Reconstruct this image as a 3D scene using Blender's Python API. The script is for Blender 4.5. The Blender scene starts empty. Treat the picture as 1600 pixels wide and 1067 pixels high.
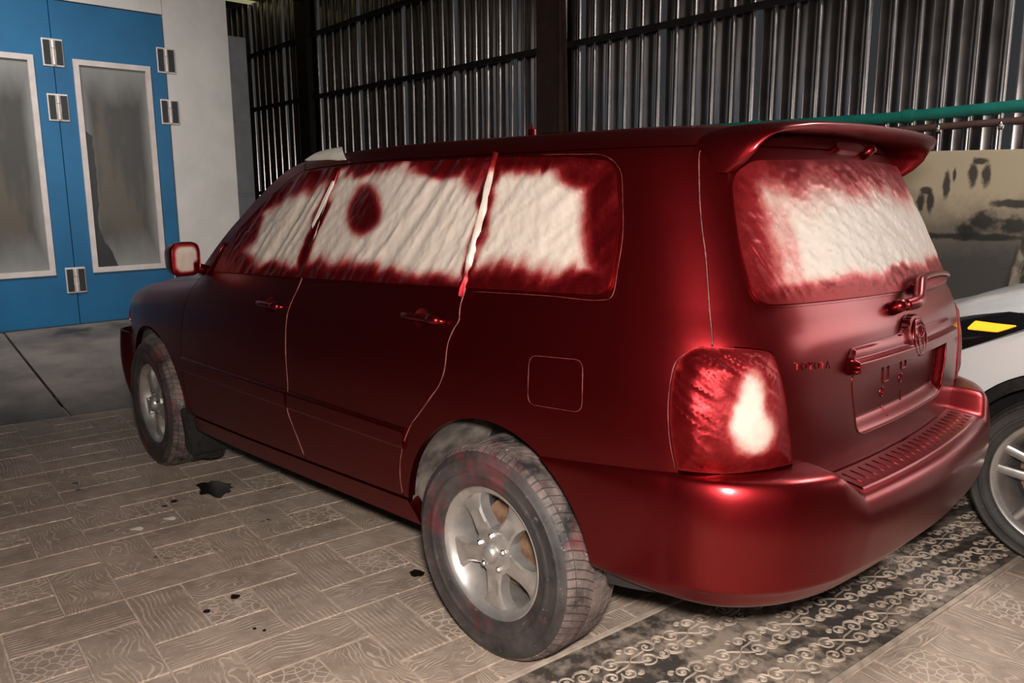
import bpy, bmesh, math, random
import numpy as np
from mathutils import Vector, Matrix, noise as mnoise
from mathutils.geometry import delaunay_2d_cdt
random.seed(7); rng = np.random.default_rng(7)
PI = math.pi
scn = bpy.context.scene
COL = scn.collection

# ------------------------------------------------------------------ camera, world, lights, exposure
def cam_axes(p, r, y):
    cy, sy, cp, sp = math.cos(y), math.sin(y), math.cos(p), math.sin(p)
    f = Vector((cy*cp, sy*cp, sp)); rt = Vector((sy, -cy, 0)); u = rt.cross(f)
    cr_, sr = math.cos(r), math.sin(r)
    return cr_*rt + sr*u, -sr*rt + cr_*u, f
CAM = Vector((-1.779, 2.571, 1.497)); FPX = 1270.5
CR, CU, CF = cam_axes(math.radians(-10.421), math.radians(-.326), math.radians(-44.991))
cd = bpy.data.cameras.new('camera'); cam = bpy.data.objects.new('camera', cd); COL.objects.link(cam)
cd.sensor_width = 36; cd.lens = FPX*36/1600; cd.clip_start = .05
m = Matrix((CR, CU, -CF)).transposed().to_4x4(); m.translation = CAM
cam.matrix_world = m
scn.camera = cam
scn.view_settings.view_transform = 'Standard'; scn.view_settings.look = 'None'
scn.view_settings.gamma = 1; scn.view_settings.use_curve_mapping = False
scn.view_settings.exposure = 0.0
w = bpy.data.worlds.new('world'); scn.world = w; w.use_nodes = True
w.node_tree.nodes['Background'].inputs[0].default_value = (.9, .95, 1, 1)
w.node_tree.nodes['Background'].inputs[1].default_value = .035

def area(name, loc, target, sx, sy, power, col=(1, 1, 1), spread=180):
    l = bpy.data.lights.new(name, 'AREA'); l.shape = 'RECTANGLE'; l.size = sx; l.size_y = sy
    l.energy = power; l.color = col; l.spread = math.radians(spread)
    o = bpy.data.objects.new(name, l); COL.objects.link(o); o.location = loc
    o.rotation_euler = (Vector(target)-Vector(loc)).to_track_quat('-Z', 'Y').to_euler()
    return o
area('flash', CAM + CU*.16 - CF*.05 + CR*.05, CAM + CF*4 - CR*.2, .16, .10, 128, (1, .93, .86))
area('daylight_doorway', (-4.6, -3.9, 2.0), (-2.0, -.4, .8), 3.6, 3.2, 175, (1, .96, .91))
area('unseen_overhead_light', (-1.6, -2.0, 4.2), (-1.2, -1.6, 0), 1.6, .25, 105, (1, .96, .92))
area('unseen_overhead_light', (4.4, 1.6, 4.1), (7.2, .2, 1.2), 1.6, .2, 42, (1, .98, .95), 95)  # added light to brighten the booth front, no such lamp known there

# ------------------------------------------------------------------ materials
def mat(name): 
    m_ = bpy.data.materials.new(name); m_.use_nodes = True
    nt = m_.node_tree; b = nt.nodes['Principled BSDF']
    return m_, nt, b
def N(nt, t, **kw):
    n = nt.nodes.new('ShaderNode'+t)
    for k, v in kw.items():
        if k.startswith('i_'):
            key = k[2:]; key = int(key) if key.isdigit() else key.replace('_', ' ')
            n.inputs[key].default_value = v
        else: setattr(n, k, v)
    return n
def ramp(nt, fac, stops, interp='LINEAR'):
    r = nt.nodes.new('ShaderNodeValToRGB'); r.color_ramp.interpolation = interp
    e = r.color_ramp.elements
    while len(e) < len(stops): e.new(.5)
    for el, (p, c) in zip(e, stops):
        el.position = p; el.color = (*c, 1) if len(c) == 3 else c
    if fac is not None: nt.links.new(fac, r.inputs[0])
    return r
def bump(nt, b, h, strength=.3, dist=.01):
    n = N(nt, 'Bump'); n.inputs['Strength'].default_value = strength; n.inputs['Distance'].default_value = dist
    nt.links.new(h, n.inputs['Height']); nt.links.new(n.outputs[0], b.inputs['Normal']); return n
def noise_n(nt, vec, scale, detail=4, rough=.55, dist=0):
    n = N(nt, 'TexNoise'); n.inputs['Scale'].default_value = scale; n.inputs['Detail'].default_value = detail
    n.inputs['Roughness'].default_value = rough; n.inputs['Distortion'].default_value = dist
    if vec is not None: nt.links.new(vec, n.inputs['Vector'])
    return n
def mixc(nt, fac, a, b, mode='MIX'):
    n = N(nt, 'Mix', data_type='RGBA', blend_type=mode)
    for s, v in ((0, fac), (6, a), (7, b)):
        if hasattr(v, 'node'): nt.links.new(v, n.inputs[s])
        elif s == 0: n.inputs[0].default_value = v
        else: n.inputs[s].default_value = (*v, 1)
    return n.outputs[2]
def math_n(nt, op, a, b=None, clamp=False):
    n = N(nt, 'Math', operation=op, use_clamp=clamp)
    for i, v in enumerate((a, b)):
        if v is None: continue
        if hasattr(v, 'node'): nt.links.new(v, n.inputs[i])
        else: n.inputs[i].default_value = v
    return n.outputs[0]
def simple(name, col, rough=.5, metal=0., nscale=0, namt=.3, bumpamt=0, coat=0, col2=None, **kw):
    m_, nt, b = mat(name)
    b.inputs['Roughness'].default_value = rough; b.inputs['Metallic'].default_value = metal
    b.inputs['Coat Weight'].default_value = coat
    b.inputs['Base Color'].default_value = (*col, 1)
    if nscale:
        tc = N(nt, 'TexCoord'); n = noise_n(nt, tc.outputs['Object'], nscale, 6)
        c2 = col2 or tuple(c*(1-namt) for c in col)
        r = ramp(nt, n.outputs[0], [(.35, c2), (.65, col)])
        nt.links.new(r.outputs[0], b.inputs['Base Color'])
        if bumpamt: bump(nt, b, n.outputs[0], bumpamt, .005)
    return m_
MAT = {}
def paint():
    m_, nt, b = mat('red_basecoat_paint')
    tc = N(nt, 'TexCoord'); n = noise_n(nt, tc.outputs['Object'], 900, 2)
    r = ramp(nt, n.outputs[0], [(.3, (.13, .003, .005)), (.7, (.22, .005, .008))])
    nt.links.new(r.outputs[0], b.inputs['Base Color'])
    b.inputs['Metallic'].default_value = .95; b.inputs['Roughness'].default_value = .36
    b.inputs['Coat Weight'].default_value = .38; b.inputs['Coat Roughness'].default_value = .22
    n2 = noise_n(nt, tc.outputs['Object'], 160, 2); bump(nt, b, n2.outputs[0], .03, .002)
    return m_
MAT['paint'] = paint()
def film():
    m_, nt, b = mat('masking_film_with_overspray')
    at = N(nt, 'Attribute', attribute_name='spray'); tc = N(nt, 'TexCoord')
    n = noise_n(nt, tc.outputs['Object'], 22, 5, .6); n2 = noise_n(nt, tc.outputs['Object'], 140, 3)
    f = math_n(nt, 'ADD', at.outputs['Fac'], math_n(nt, 'MULTIPLY', math_n(nt, 'SUBTRACT', n.outputs[0], .5), .35))
    f = math_n(nt, 'ADD', f, math_n(nt, 'MULTIPLY', math_n(nt, 'SUBTRACT', n2.outputs[0], .5), .12), True)
    r = ramp(nt, f, [(.06, (.53, .445, .385)), (.30, (.52, .31, .27)), (.48, (.44, .11, .10)), (.68, (.27, .014, .018)), (.92, (.17, .004, .006))])
    nt.links.new(math_n(nt, 'MULTIPLY', f, .85), b.inputs['Metallic'])
    nt.links.new(r.outputs[0], b.inputs['Base Color'])
    b.inputs['Roughness'].default_value = .42
    b.inputs['Specular IOR Level'].default_value = .45
    bump(nt, b, n2.outputs[0], .10, .004)
    return m_
MAT['film'] = film()
MAT['dark'] = simple('dark_underbody', (.012, .010, .010), .7)
MAT['black_plastic'] = simple('black_plastic', (.018, .017, .017), .42, nscale=60, namt=.5, bumpamt=.1)
MAT['liner'] = simple('dusty_wheel_liner', (.22, .18, .15), .85, nscale=14, col2=(.07, .055, .05), bumpamt=.3)
def rubber(name, dust, red):
    m_, nt, b = mat(name); tc = N(nt, 'TexCoord')
    n = noise_n(nt, tc.outputs['Object'], 9, 8, .65); n2 = noise_n(nt, tc.outputs['Object'], 45, 6, .7)
    c = mixc(nt, ramp(nt, n.outputs[0], [(.35, (0, 0, 0)), (.7, (1, 1, 1))]).outputs[0], (.022, .019, .019), dust)
    c = mixc(nt, ramp(nt, n2.outputs[0], [(.62, (0, 0, 0)), (.72, (1, 1, 1))]).outputs[0], c, tuple(min(1, d*2.2) for d in dust))
    if red:
        n3 = noise_n(nt, tc.outputs['Object'], 5, 7, .7)
        c = mixc(nt, ramp(nt, n3.outputs[0], [(.54, (0, 0, 0)), (.72, (.75, .75, .75))]).outputs[0], c, (.20, .02, .03))
    nt.links.new(c, b.inputs['Base Color']); b.inputs['Roughness'].default_value = .62
    bump(nt, b, n2.outputs[0], .25, .003)
    return m_
MAT['tyre'] = rubber('dusty_tyre_rubber', (.075, .06, .058), True)
MAT['tread'] = rubber('dusty_tread_rubber', (.26, .19, .17), True)
MAT['tyre_black'] = rubber('black_tyre_rubber', (.05, .045, .042), False)
MAT['alloy'] = simple('silver_alloy', (.62, .58, .55), .38, .75, nscale=18, namt=.25)
MAT['alloy_dark'] = simple('grey_alloy', (.10, .10, .10), .4, .6, nscale=20, namt=.3)
MAT['alloy_bright'] = simple('machined_alloy', (.72, .71, .70), .25, .9, nscale=30, namt=.15)
MAT['rust'] = simple('rusty_brake', (.30, .17, .10), .8, .2, nscale=25, col2=(.12, .06, .04))
MAT['white_paint'] = simple('white_car_paint', (.78, .78, .78), .22, 0, coat=.8)
MAT['tape'] = simple('white_masking_tape', (.75, .68, .60), .6, nscale=30, namt=.15)
MAT['chrome'] = simple('chrome', (.7, .68, .66), .2, 1)

# ------------------------------------------------------------------ object helpers
def props(o, label=None, cat=None, group=None, kind=None):
    if label: o['label'] = label
    if cat: o['category'] = cat
    if group: o['group'] = group
    if kind: o['kind'] = kind
    return o
def empty(name, loc=(0, 0, 0), label=None, cat=None, group=None, parent=None):
    o = bpy.data.objects.new(name, None); COL.objects.link(o); o.location = loc; o.empty_display_size = .1
    if parent: o.parent = parent
    return props(o, label, cat, group)
def link(name, me, material=None, parent=None, smooth=True, loc=None):
    if material: me.materials.append(material)
    if smooth:
        me.polygons.foreach_set('use_smooth', [True]*len(me.polygons))
    o = bpy.data.objects.new(name, me); COL.objects.link(o)
    if parent: o.parent = parent
    if loc is not None: o.location = loc
    return o
def mesh(name, verts, faces, material=None, parent=None, smooth=False, loc=None, angle=None):
    me = bpy.data.meshes.new(name)
    me.from_pydata([tuple(map(float, v)) for v in verts], [], [tuple(f) for f in faces]); me.validate(); me.update()
    o = link(name, me, material, parent, smooth or angle is not None, loc)
    if angle is not None: sharp(me, angle)
    return o
def sharp(me, deg):
    bm = bmesh.new(); bm.from_mesh(me)
    lim = math.radians(deg)
    for e in bm.edges:
        if len(e.link_faces) == 2 and e.calc_face_angle(0) > lim: e.smooth = False
    bm.to_mesh(me); bm.free()
class MB:
    def __init__(s): s.v = []; s.f = []
    def add(s, v, f):
        n = len(s.v); s.v += [tuple(map(float, p)) for p in v]; s.f += [tuple(i+n for i in q) for q in f]; return s
    def box(s, c, d, R=None, bev=0):
        c = np.array(c, float); d = np.array(d, float)/2
        if bev <= 0:
            v = [(x, y, z) for x in (-1, 1) for y in (-1, 1) for z in (-1, 1)]
            v = np.array(v)*d
            f = [(0, 1, 3, 2), (4, 6, 7, 5), (0, 4, 5, 1), (2, 3, 7, 6), (0, 2, 6, 4), (1, 5, 7, 3)]
        else:
            bm = bmesh.new(); bmesh.ops.create_cube(bm, size=1)
            for q in bm.verts: q.co = Vector(q.co)*2; q.co = Vector((q.co.x*d[0], q.co.y*d[1], q.co.z*d[2]))
            bmesh.ops.bevel(bm, geom=bm.edges[:], offset=bev, segments=2, profile=.5, affect='EDGES')
            bm.verts.ensure_lookup_table(); bm.verts.index_update()
            v = np.array([q.co[:] for q in bm.verts]); f = [tuple(x.index for x in q.verts) for q in bm.faces]; bm.free()
        if R is not None: v = v @ np.array(R).T
        return s.add(v+c, f)
    def tube(s, pts, r, n=10, caps=True, flat=None):
        P = np.array(pts, float); rr = np.broadcast_to(np.array(r, float), (len(P),))
        T = np.gradient(P, axis=0); T /= np.linalg.norm(T, axis=1)[:, None]+1e-12
        up = np.array([0, 0, 1.]) if abs(T[0][2]) < .9 else np.array([1., 0, 0])
        a = np.cross(T[0], up); a /= np.linalg.norm(a); V = []
        for i in range(len(P)):
            a = a - T[i]*(a@T[i]); a /= np.linalg.norm(a)+1e-12; b = np.cross(T[i], a)
            for k in range(n):
                t = 2*PI*k/n; V.append(P[i]+rr[i]*(math.cos(t)*a+math.sin(t)*b*(flat or 1)))
        F = [(i*n+k, i*n+(k+1) % n, (i+1)*n+(k+1) % n, (i+1)*n+k) for i in range(len(P)-1) for k in range(n)]
        if caps: F += [tuple(range(n))[::-1], tuple((len(P)-1)*n+k for k in range(n))]
        return s.add(V, F)
    def lathe(s, prof, n=48, axis='y', c=(0, 0, 0), closed=False):
        # prof list of (r, h) ; axis y
        V = []; m_ = len(prof)
        for k in range(n):
            t = 2*PI*k/n
            for r, h in prof:
                if axis == 'y': V.append((c[0]+r*math.cos(t), c[1]+h, c[2]+r*math.sin(t)))
                elif axis == 'x': V.append((c[0]+h, c[1]+r*math.cos(t), c[2]+r*math.sin(t)))
                else: V.append((c[0]+r*math.cos(t), c[1]+r*math.sin(t), c[2]+h))
        F = []
        for k in range(n):
            for j in range(m_ if closed else m_-1):
                a = k*m_+j; b = k*m_+(j+1) % m_; c2 = ((k+1) % n)*m_+(j+1) % m_; d = ((k+1) % n)*m_+j
                F.append((a, b, c2, d) if axis != 'z' else (d, c2, b, a))
        return s.add(V, F)
    def grid(s, G, flip=False):
        G = np.asarray(G); a, b = G.shape[:2]
        F = [(i*b+j, (i+1)*b+j, (i+1)*b+j+1, i*b+j+1) for i in range(a-1) for j in range(b-1)]
        if flip: F = [f[::-1] for f in F]
        return s.add(G.reshape(-1, 3), F)
    def prism(s, poly, y0, y1, ax=1):
        # polygon in the two other axes extruded along axis ax
        n = len(poly); o = [i for i in range(3) if i != ax]; V = []
        for y in (y0, y1):
            for p in poly:
                q = [0, 0, 0]; q[ax] = y; q[o[0]] = p[0]; q[o[1]] = p[1]; V.append(q)
        F = [(i, (i+1) % n, n+(i+1) % n, n+i) for i in range(n)] + [tuple(range(n))[::-1], tuple(range(n, 2*n))]
        return s.add(V, F)
    def obj(s, name, material, parent=None, smooth=False, angle=None, loc=None, fix=True):
        me = bpy.data.meshes.new(name); me.from_pydata(s.v, [], s.f); me.validate()
        if fix:
            bm = bmesh.new(); bm.from_mesh(me); bmesh.ops.recalc_face_normals(bm, faces=bm.faces[:]); bm.to_mesh(me); bm.free()
        me.update()
        o = link(name, me, material, parent, smooth or angle is not None, loc)
        if angle is not None: sharp(me, angle)
        return o
def sm(a, b, x):
    t = np.clip((np.asarray(x, float)-a)/(b-a), 0, 1); return t*t*(3-2*t)
def cr(P, n=8, closed=False):
    P = np.array(P, float)
    P = np.vstack([P[-1:], P, P[:2]]) if closed else np.vstack([2*P[0]-P[1], P, 2*P[-1]-P[-2]])
    o = []
    for i in range(1, len(P)-2):
        p0, p1, p2, p3 = P[i-1:i+3]
        d1, d2, d3 = [max(np.linalg.norm(b-a), 1e-6)**.5 for a, b in ((p0, p1), (p1, p2), (p2, p3))]
        m1 = ((p1-p0)/d1-(p2-p0)/(d1+d2)+(p2-p1)/d2)*d2; m2 = ((p2-p1)/d2-(p3-p1)/(d2+d3)+(p3-p2)/d3)*d2
        for k in range(n):
            t = k/n; o.append((2*t**3-3*t*t+1)*p1+(t**3-2*t*t+t)*m1+(-2*t**3+3*t*t)*p2+(t**3-t*t)*m2)
    if not closed: o.append(P[-2])
    return np.array(o)
def pch(x, xp, fp):
    xp = np.asarray(xp, float); fp = np.asarray(fp, float); h = np.diff(xp); d = np.diff(fp)/h
    m_ = np.zeros_like(xp); m_[1:-1] = np.where(d[:-1]*d[1:] > 0, 2*d[:-1]*d[1:]/(d[:-1]+d[1:]+1e-12), 0); m_[0] = d[0]; m_[-1] = d[-1]
    x = np.clip(x, xp[0], xp[-1]); i = np.clip(np.searchsorted(xp, x, side='right')-1, 0, len(xp)-2); t = (x-xp[i])/h[i]
    return (2*t**3-3*t*t+1)*fp[i]+(t**3-2*t*t+t)*h[i]*m_[i]+(-2*t**3+3*t*t)*fp[i+1]+(t**3-t*t)*h[i]*m_[i+1]
def pn(x, y, z=0): return mnoise.noise(Vector((x, y, z)))
def project(p):
    q = Vector(p)-CAM; d = q.dot(CF)
    return (800+FPX*q.dot(CR)/d, 533.5-FPX*q.dot(CU)/d, d)
def inside(px, poly):
    poly = np.asarray(poly); x, y = px[:, 0], px[:, 1]; r = np.zeros(len(px), bool); n = len(poly)
    for i in range(n):
        x1, y1 = poly[i]; x2, y2 = poly[(i+1) % n]
        c = ((y1 > y) != (y2 > y)); 
        with np.errstate(divide='ignore', invalid='ignore'):
            r ^= c & (x < (x2-x1)*(y-y1)/(y2-y1+1e-30)+x1)
    return r
def dist_poly(px, poly):
    poly = np.asarray(poly); best = np.full(len(px), 9.)
    for i in range(len(poly)):
        a = poly[i]; b = poly[(i+1) % len(poly)]; ab = b-a; L = ab@ab+1e-15
        t = np.clip(((px-a)@ab)/L, 0, 1); d = np.linalg.norm(px-a-t[:, None]*ab, axis=1); best = np.minimum(best, d)
    return best
def resample(poly, step):
    poly = np.asarray(poly, float); o = []
    for i in range(len(poly)):
        a = poly[i]; b = poly[(i+1) % len(poly)]; n = max(1, int(math.ceil(np.linalg.norm(b-a)/step-1e-6)))
        for k in range(n): o.append(a+(b-a)*k/n)
    o = np.array(o); keep = np.linalg.norm(o-np.roll(o, 1, axis=0), axis=1) > 1e-5
    return o[keep]
def area2(p): return .5*np.sum(p[:, 0]*np.roll(p[:, 1], -1)-np.roll(p[:, 0], -1)*p[:, 1])
def shrink(p, g):
    p = np.asarray(p, float); s = 1 if area2(p) > 0 else -1
    a = p-np.roll(p, 1, axis=0); b = np.roll(p, -1, axis=0)-p
    na = np.stack([-a[:, 1], a[:, 0]], 1)*s; nb = np.stack([-b[:, 1], b[:, 0]], 1)*s
    na /= np.linalg.norm(na, axis=1)[:, None]+1e-12; nb /= np.linalg.norm(nb, axis=1)[:, None]+1e-12
    n = na+nb; l = np.linalg.norm(n, axis=1)[:, None]; n = n/np.maximum(l, .4)
    return p+n*g*np.minimum(2/np.maximum(l, .8), 1.6)
def rounded(poly, r, seg=5):
    poly = np.asarray(poly, float); o = []; n = len(poly)
    rr = r if hasattr(r, '__len__') else [r]*n
    for i in range(n):
        p = poly[i]; a = poly[i-1]-p; b = poly[(i+1) % n]-p
        la, lb = np.linalg.norm(a), np.linalg.norm(b); q = min(rr[i], la*.45, lb*.45)
        if q < 1e-4: o.append(p); continue
        A = p+a/la*q; B = p+b/lb*q
        for k in range(seg+1):
            t = k/seg; o.append((1-t)**2*A+2*t*(1-t)*p+t*t*B)
    return np.array(o)

# ------------------------------------------------------------------ car body surface: S(s, v), s runs round the plan outline, v runs up the side and over the roof
REF = [(-.925,0),(-.92,.2),(-.905,.4),(-.87,.63),(-.83,.73),(-.77,.81),(-.68,.865),(-.55,.892),(-.35,.902),(0,.905),(.6,.905),(1.2,.905),(1.7,.904),(2.1,.90),(2.5,.89),(2.9,.862),(3.18,.80),(3.36,.68),(3.47,.48),(3.52,.2),(3.53,0)]
REF = np.array(REF); RC = cr(np.vstack([REF[:0:-1]*[1, -1], REF]), 12)
RS = np.r_[0, np.cumsum(np.linalg.norm(np.diff(RC, axis=0), axis=1))]; RS = RS-RS[-1]/2
RT = np.gradient(RC, axis=0); RT /= np.linalg.norm(RT, axis=1)[:, None]
V_ = [.20,.30,.40,.52,.65,.80,.92,1.02,1.10,1.20,1.40,1.55,1.61,1.65,1.69,1.74,1.90,2.30]
VZ = [.20,.30,.40,.52,.65,.80,.92,1.02,1.10,1.20,1.40,1.55,1.61,1.645,1.667,1.678,1.692,1.70]
VW = [.84,.872,.888,.898,.904,.905,.900,.888,.868,.838,.776,.727,.703,.675,.637,.588,.42,0.]
VR = [.05,.03,.01,.0,.0,.0,.0,.005,.018,.062,.145,.212,.245,.27,.305,.345,.42,.55]
def vtop(cx): return np.interp(cx, [1.9,2.3,2.8,3.2,3.4,3.5], [1.10,1.075,1.02,.945,.885,.85])
def S(s, v):
    s = np.asarray(s, float); v = np.asarray(v, float); s, v = np.broadcast_arrays(s, v)
    cx = np.interp(s, RS, RC[:, 0]); cy = np.interp(s, RS, RC[:, 1])
    tx = np.interp(s, RS, RT[:, 0]); ty = np.interp(s, RS, RT[:, 1])
    wv = pch(v, V_, VW); z = pch(v, V_, VZ); ir = pch(v, V_, VR)
    x = cx+ir*(1-sm(-.75, .5, cx)); y = cy*wv/.905
    z = z-sm(1.2, 1.6, z)*np.where(cx > .6, .03*np.clip((cx-.6)/.8, 0, 2)**2, 0)
    e = np.clip((v-(vtop(cx)-.12))/.12, 0, 1); k = .10*(1-np.sqrt(np.clip(1-e*e*.96, 0, 1)))*sm(1.95, 2.4, cx)
    x = x+ty*k; y = y-tx*k
    return np.stack([x, y, z], -1)
def SN(s, v):
    h = 2e-3; v = np.minimum(v, 2.27); v = np.maximum(v, .21)
    ds = S(s+h, v)-S(s-h, v); dv = S(s, v+h)-S(s, v-h)
    n = np.cross(dv, ds); return n/(np.linalg.norm(n, axis=-1)[..., None]+1e-12)
SX = lambda x: float(np.interp(x, RC[len(RC)//2:, 0], RS[len(RC)//2:]))     # s of a point on the left side at plan x

def patch(name, poly, material, parent=None, holes=(), step=.03, off=0., flange=.012, gap=.0025, right=False, offfn=None, spray=None, fine=None, fliptest=True):
    poly = np.array(poly, float); holes = [np.array(h, float) for h in holes]
    if gap: poly = shrink(poly, gap)
    P = resample(poly, step); loops = [P]+[resample(h, step) for h in holes]
    lo, hi = P.min(0), P.max(0); st = fine or step
    gx, gy = np.meshgrid(np.arange(lo[0]+st*.5, hi[0], st), np.arange(lo[1]+st*.5, hi[1], st*.8))
    gx = gx+((np.arange(gx.shape[0]) % 2)*st*.5)[:, None]
    Q = np.stack([gx.ravel(), gy.ravel()], 1); ok = inside(Q, P) & (dist_poly(Q, P) > st*.45)
    for h in loops[1:]: ok &= ~inside(Q, h) & (dist_poly(Q, h) > st*.45)
    Q = Q[ok]; pts = []; edges = []
    for L in loops:
        n0 = len(pts); pts += [tuple(p) for p in L]; edges += [(n0+i, n0+(i+1) % len(L)) for i in range(len(L))]
    nb = len(pts); pts += [tuple(p) for p in Q]
    vv, ee, ff, ov, _, _ = delaunay_2d_cdt([Vector(p) for p in pts], edges, [], 0, 1e-6)
    U = np.array([v[:] for v in vv]); F = np.array([f for f in ff if len(f) == 3])
    c = U[F].mean(1); k = inside(c, P)
    for h in loops[1:]: k &= ~inside(c, h)
    F = F[k]
    a2 = (U[F[:, 1], 0]-U[F[:, 0], 0])*(U[F[:, 2], 1]-U[F[:, 0], 1])-(U[F[:, 1], 1]-U[F[:, 0], 1])*(U[F[:, 2], 0]-U[F[:, 0], 0])
    F[a2 > 0] = F[a2 > 0][:, ::-1]           # outward: v x s
    sg = -1 if right else 1
    def ev(U_, extra=0.):
        o = off+extra+(offfn(U_) if offfn else 0)
        Pn = SN(U_[:, 0]*sg, U_[:, 1]); X = S(U_[:, 0]*sg, U_[:, 1])
        return X+Pn*np.broadcast_to(np.asarray(o, float), (len(U_),))[:, None], Pn
    X, Nn = ev(U)
    if offfn:
        h = 2e-3; a, _ = ev(U+[h, 0]); a_, _ = ev(U-[h, 0]); b, _ = ev(U+[0, h]); b_, _ = ev(U-[0, h])
        n2 = np.cross(b-b_, a-a_)*sg; l = np.linalg.norm(n2, axis=1)[:, None]; Nn = np.where(l > 1e-12, n2/np.maximum(l, 1e-12), Nn)
    if right: F = F[:, ::-1]
    V = [X]; Nm = [Nn]; faces = F.tolist(); n = len(X); sp = [spray(U)] if spray else None
    if flange:
        for L in loops:
            A, An = ev(L)
            B = A-An*flange
            t = np.roll(A, -1, axis=0)-np.roll(A, 1, axis=0); d = np.cross(t, An); d /= np.linalg.norm(d, axis=1)[:, None]+1e-12
            mid = U[F].mean(1) if False else None
            ccw = area2(L) > 0
            if L is not P: ccw = not ccw
            d = d if ccw else -d
            if right: d = -d
            mN = (d+An*.35); mN /= np.linalg.norm(mN, axis=1)[:, None]
            V += [A, B]; Nm += [mN, d]; m_ = len(L)
            for i in range(m_):
                j = (i+1) % m_; q = (n+i, n+m_+i, n+m_+j, n+j)
                faces.append(q if (ccw != right) else q[::-1])
            if spray: sp += [spray(L), spray(L)]
            n += 2*m_
    V = np.vstack(V); Nm = np.vstack(Nm)
    me = bpy.data.meshes.new(name); me.from_pydata(V.tolist(), [], faces); me.update()
    o = link(name, me, material, parent)
    me.normals_split_custom_set_from_vertices([tuple(x) for x in Nm])
    if spray:
        at = me.attributes.new('spray', 'FLOAT', 'POINT'); at.data.foreach_set('value', np.concatenate(sp).astype(np.float32))
    return o
def both(name, poly, material, parent=None, pr=None, **kw):
    l = patch(name, poly, material, parent, **kw)
    r = patch(name, poly, material, parent if pr is None else pr, right=True, **kw)
    return l, r

car = empty('car', (0, 0, 0), 'dark red wagon in fresh paint with its windows masked in sprayed plastic film', 'car')
PT = MAT['paint']; FM = MAT['film']
ARC = (1.631, .368, .429)          # rear arch in (s, v)
ARF = (2.715+1.634, .372, .415)
def arc(A, a0, a1, n=26, r=None):
    return [(A[0]+(r or A[2])*math.cos(t), A[1]+(r or A[2])*math.sin(t)) for t in np.linspace(math.radians(a0), math.radians(a1), n)]
def arcs_at(A, v, side): return A[0]+side*math.sqrt(max(A[2]**2-(v-A[1])**2, 0))
RAIL = 1.617
Bl = cr([(2.625,RAIL),(2.735,1.36),(2.772,1.153),(2.815,1.06),(2.836,1.0),(2.84,.826),(2.839,.69),(2.856,.603),(2.80,.50),(2.752,.405)], 5)
Cl = cr([(1.70,RAIL),(1.745,1.40),(1.783,1.19),(1.795,1.13),(1.79,1.094),(1.822,1.04),(1.843,.902),(1.90,.83),(1.955,.77),(2.023,.697),(2.079,.587),(2.096,.50),(2.09,.424)], 5)
Fl = cr([(3.72,1.10),(3.80,1.0),(3.85,.90),(3.894,.742),(3.915,.60),(3.905,.47),(3.86,.385)], 5)
Dl = cr([(.80,RAIL),(.82,1.595),(.851,1.444),(.86,1.299),(.88,1.13),(.884,1.108)], 5)
Al = cr([(3.72,1.10),(3.55,1.19),(3.40,1.36),(3.23,1.50),(3.02,1.60),(2.96,1.617)], 5)     # rear edge of the A pillar strip
Wl = cr([(3.80,1.10),(3.62,1.215),(3.46,1.40),(3.30,1.535),(3.13,1.63),(3.03,1.68)], 5)     # windscreen edge
# inner shell seen only through the gaps and behind the arches
shell_poly = [(-.0, .46), (.9, .46)] 
def inner_shell():
    mb = MB()
    for sg in (1, -1):
        ss = np.linspace(0, 5.28, 150)*sg
        def vlo(s):
            s = abs(s); v = .40
            for A in (ARC, ARF):
                if abs(s-A[0]) < A[2]+.02: v = max(v, A[1]+math.sqrt((A[2]+.02)**2-(s-A[0])**2))
            return v
        G = []
        for s in ss:
            hi = 1.62 if abs(s) < 3.0 else max(.82, min(1.62, float(np.interp(abs(s), [3.0, 3.3, 3.46, 3.62, 3.8, 5.3], [1.62, 1.5, 1.36, 1.18, 1.03, .8]))))
            vs = np.linspace(vlo(s), hi, 24); sv = np.full(24, s)
            dp = .02+.05*sm(1.2, .9, abs(s)); G.append(S(sv, vs)-SN(sv, vs)*dp)
        mb.grid(G, flip=sg < 0)
    mb.obj('inner_shell', MAT['dark'], car, smooth=True)
inner_shell()

# doors, fenders, quarters
MD = (.61, .69)       # moulding band
front_door_poly = list(Al[::-1]) + list(Fl[1:]) + [(3.3, .392), (2.752+.0, .405)] + list(Bl[::-1][1:])
rear_door_poly = list(Bl) + [(2.4, .415)] + list(Cl[::-1])
bump_seam = [(.951,.786), (.99,.777), (1.10,.765), (1.25,.750), (1.35,.738), (arcs_at(ARC, .724, -1), .724)]
a_end = math.degrees(math.atan2(.724-ARC[1], -(ARC[0]-arcs_at(ARC, .724, -1))))
quarter_poly = [(.80, RAIL)] + list(Dl[1:]) + [(.905,1.110),(.928,1.105),(.95,1.09),(.969,1.068),(.982,.98),(.973,.88)] + bump_seam + arc(ARC, a_end, 8)[1:] + [(2.06,.425)] + list(Cl[::-1])
fuel = rounded([(1.463,1.027),(1.458,.884),(1.254,.896),(1.261,1.04)], .03)
fender_poly = list(Fl) + [(arcs_at(ARF, .385, -1)-.0, .385)] + arc(ARF, 178, 40, 24) + [(4.80, .70), (4.90, .72), (4.97, .80), (4.97, .86)] + [(SX(x), float(vtop(x))-.002) for x in (3.3,3.15,3.0,2.8,2.6,2.4,2.2)]
def handle_holes(s0, s1, v):
    t = np.linspace(0, 2*PI, 24, endpoint=False); c = (s0+s1)/2+.005
    return np.stack([c+.052*np.cos(t), v+.033*np.sin(t)], 1)
H1 = (2.862, 3.075, 1.036); H2 = (1.850, 2.082, 1.083)
fd = []; 
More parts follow.
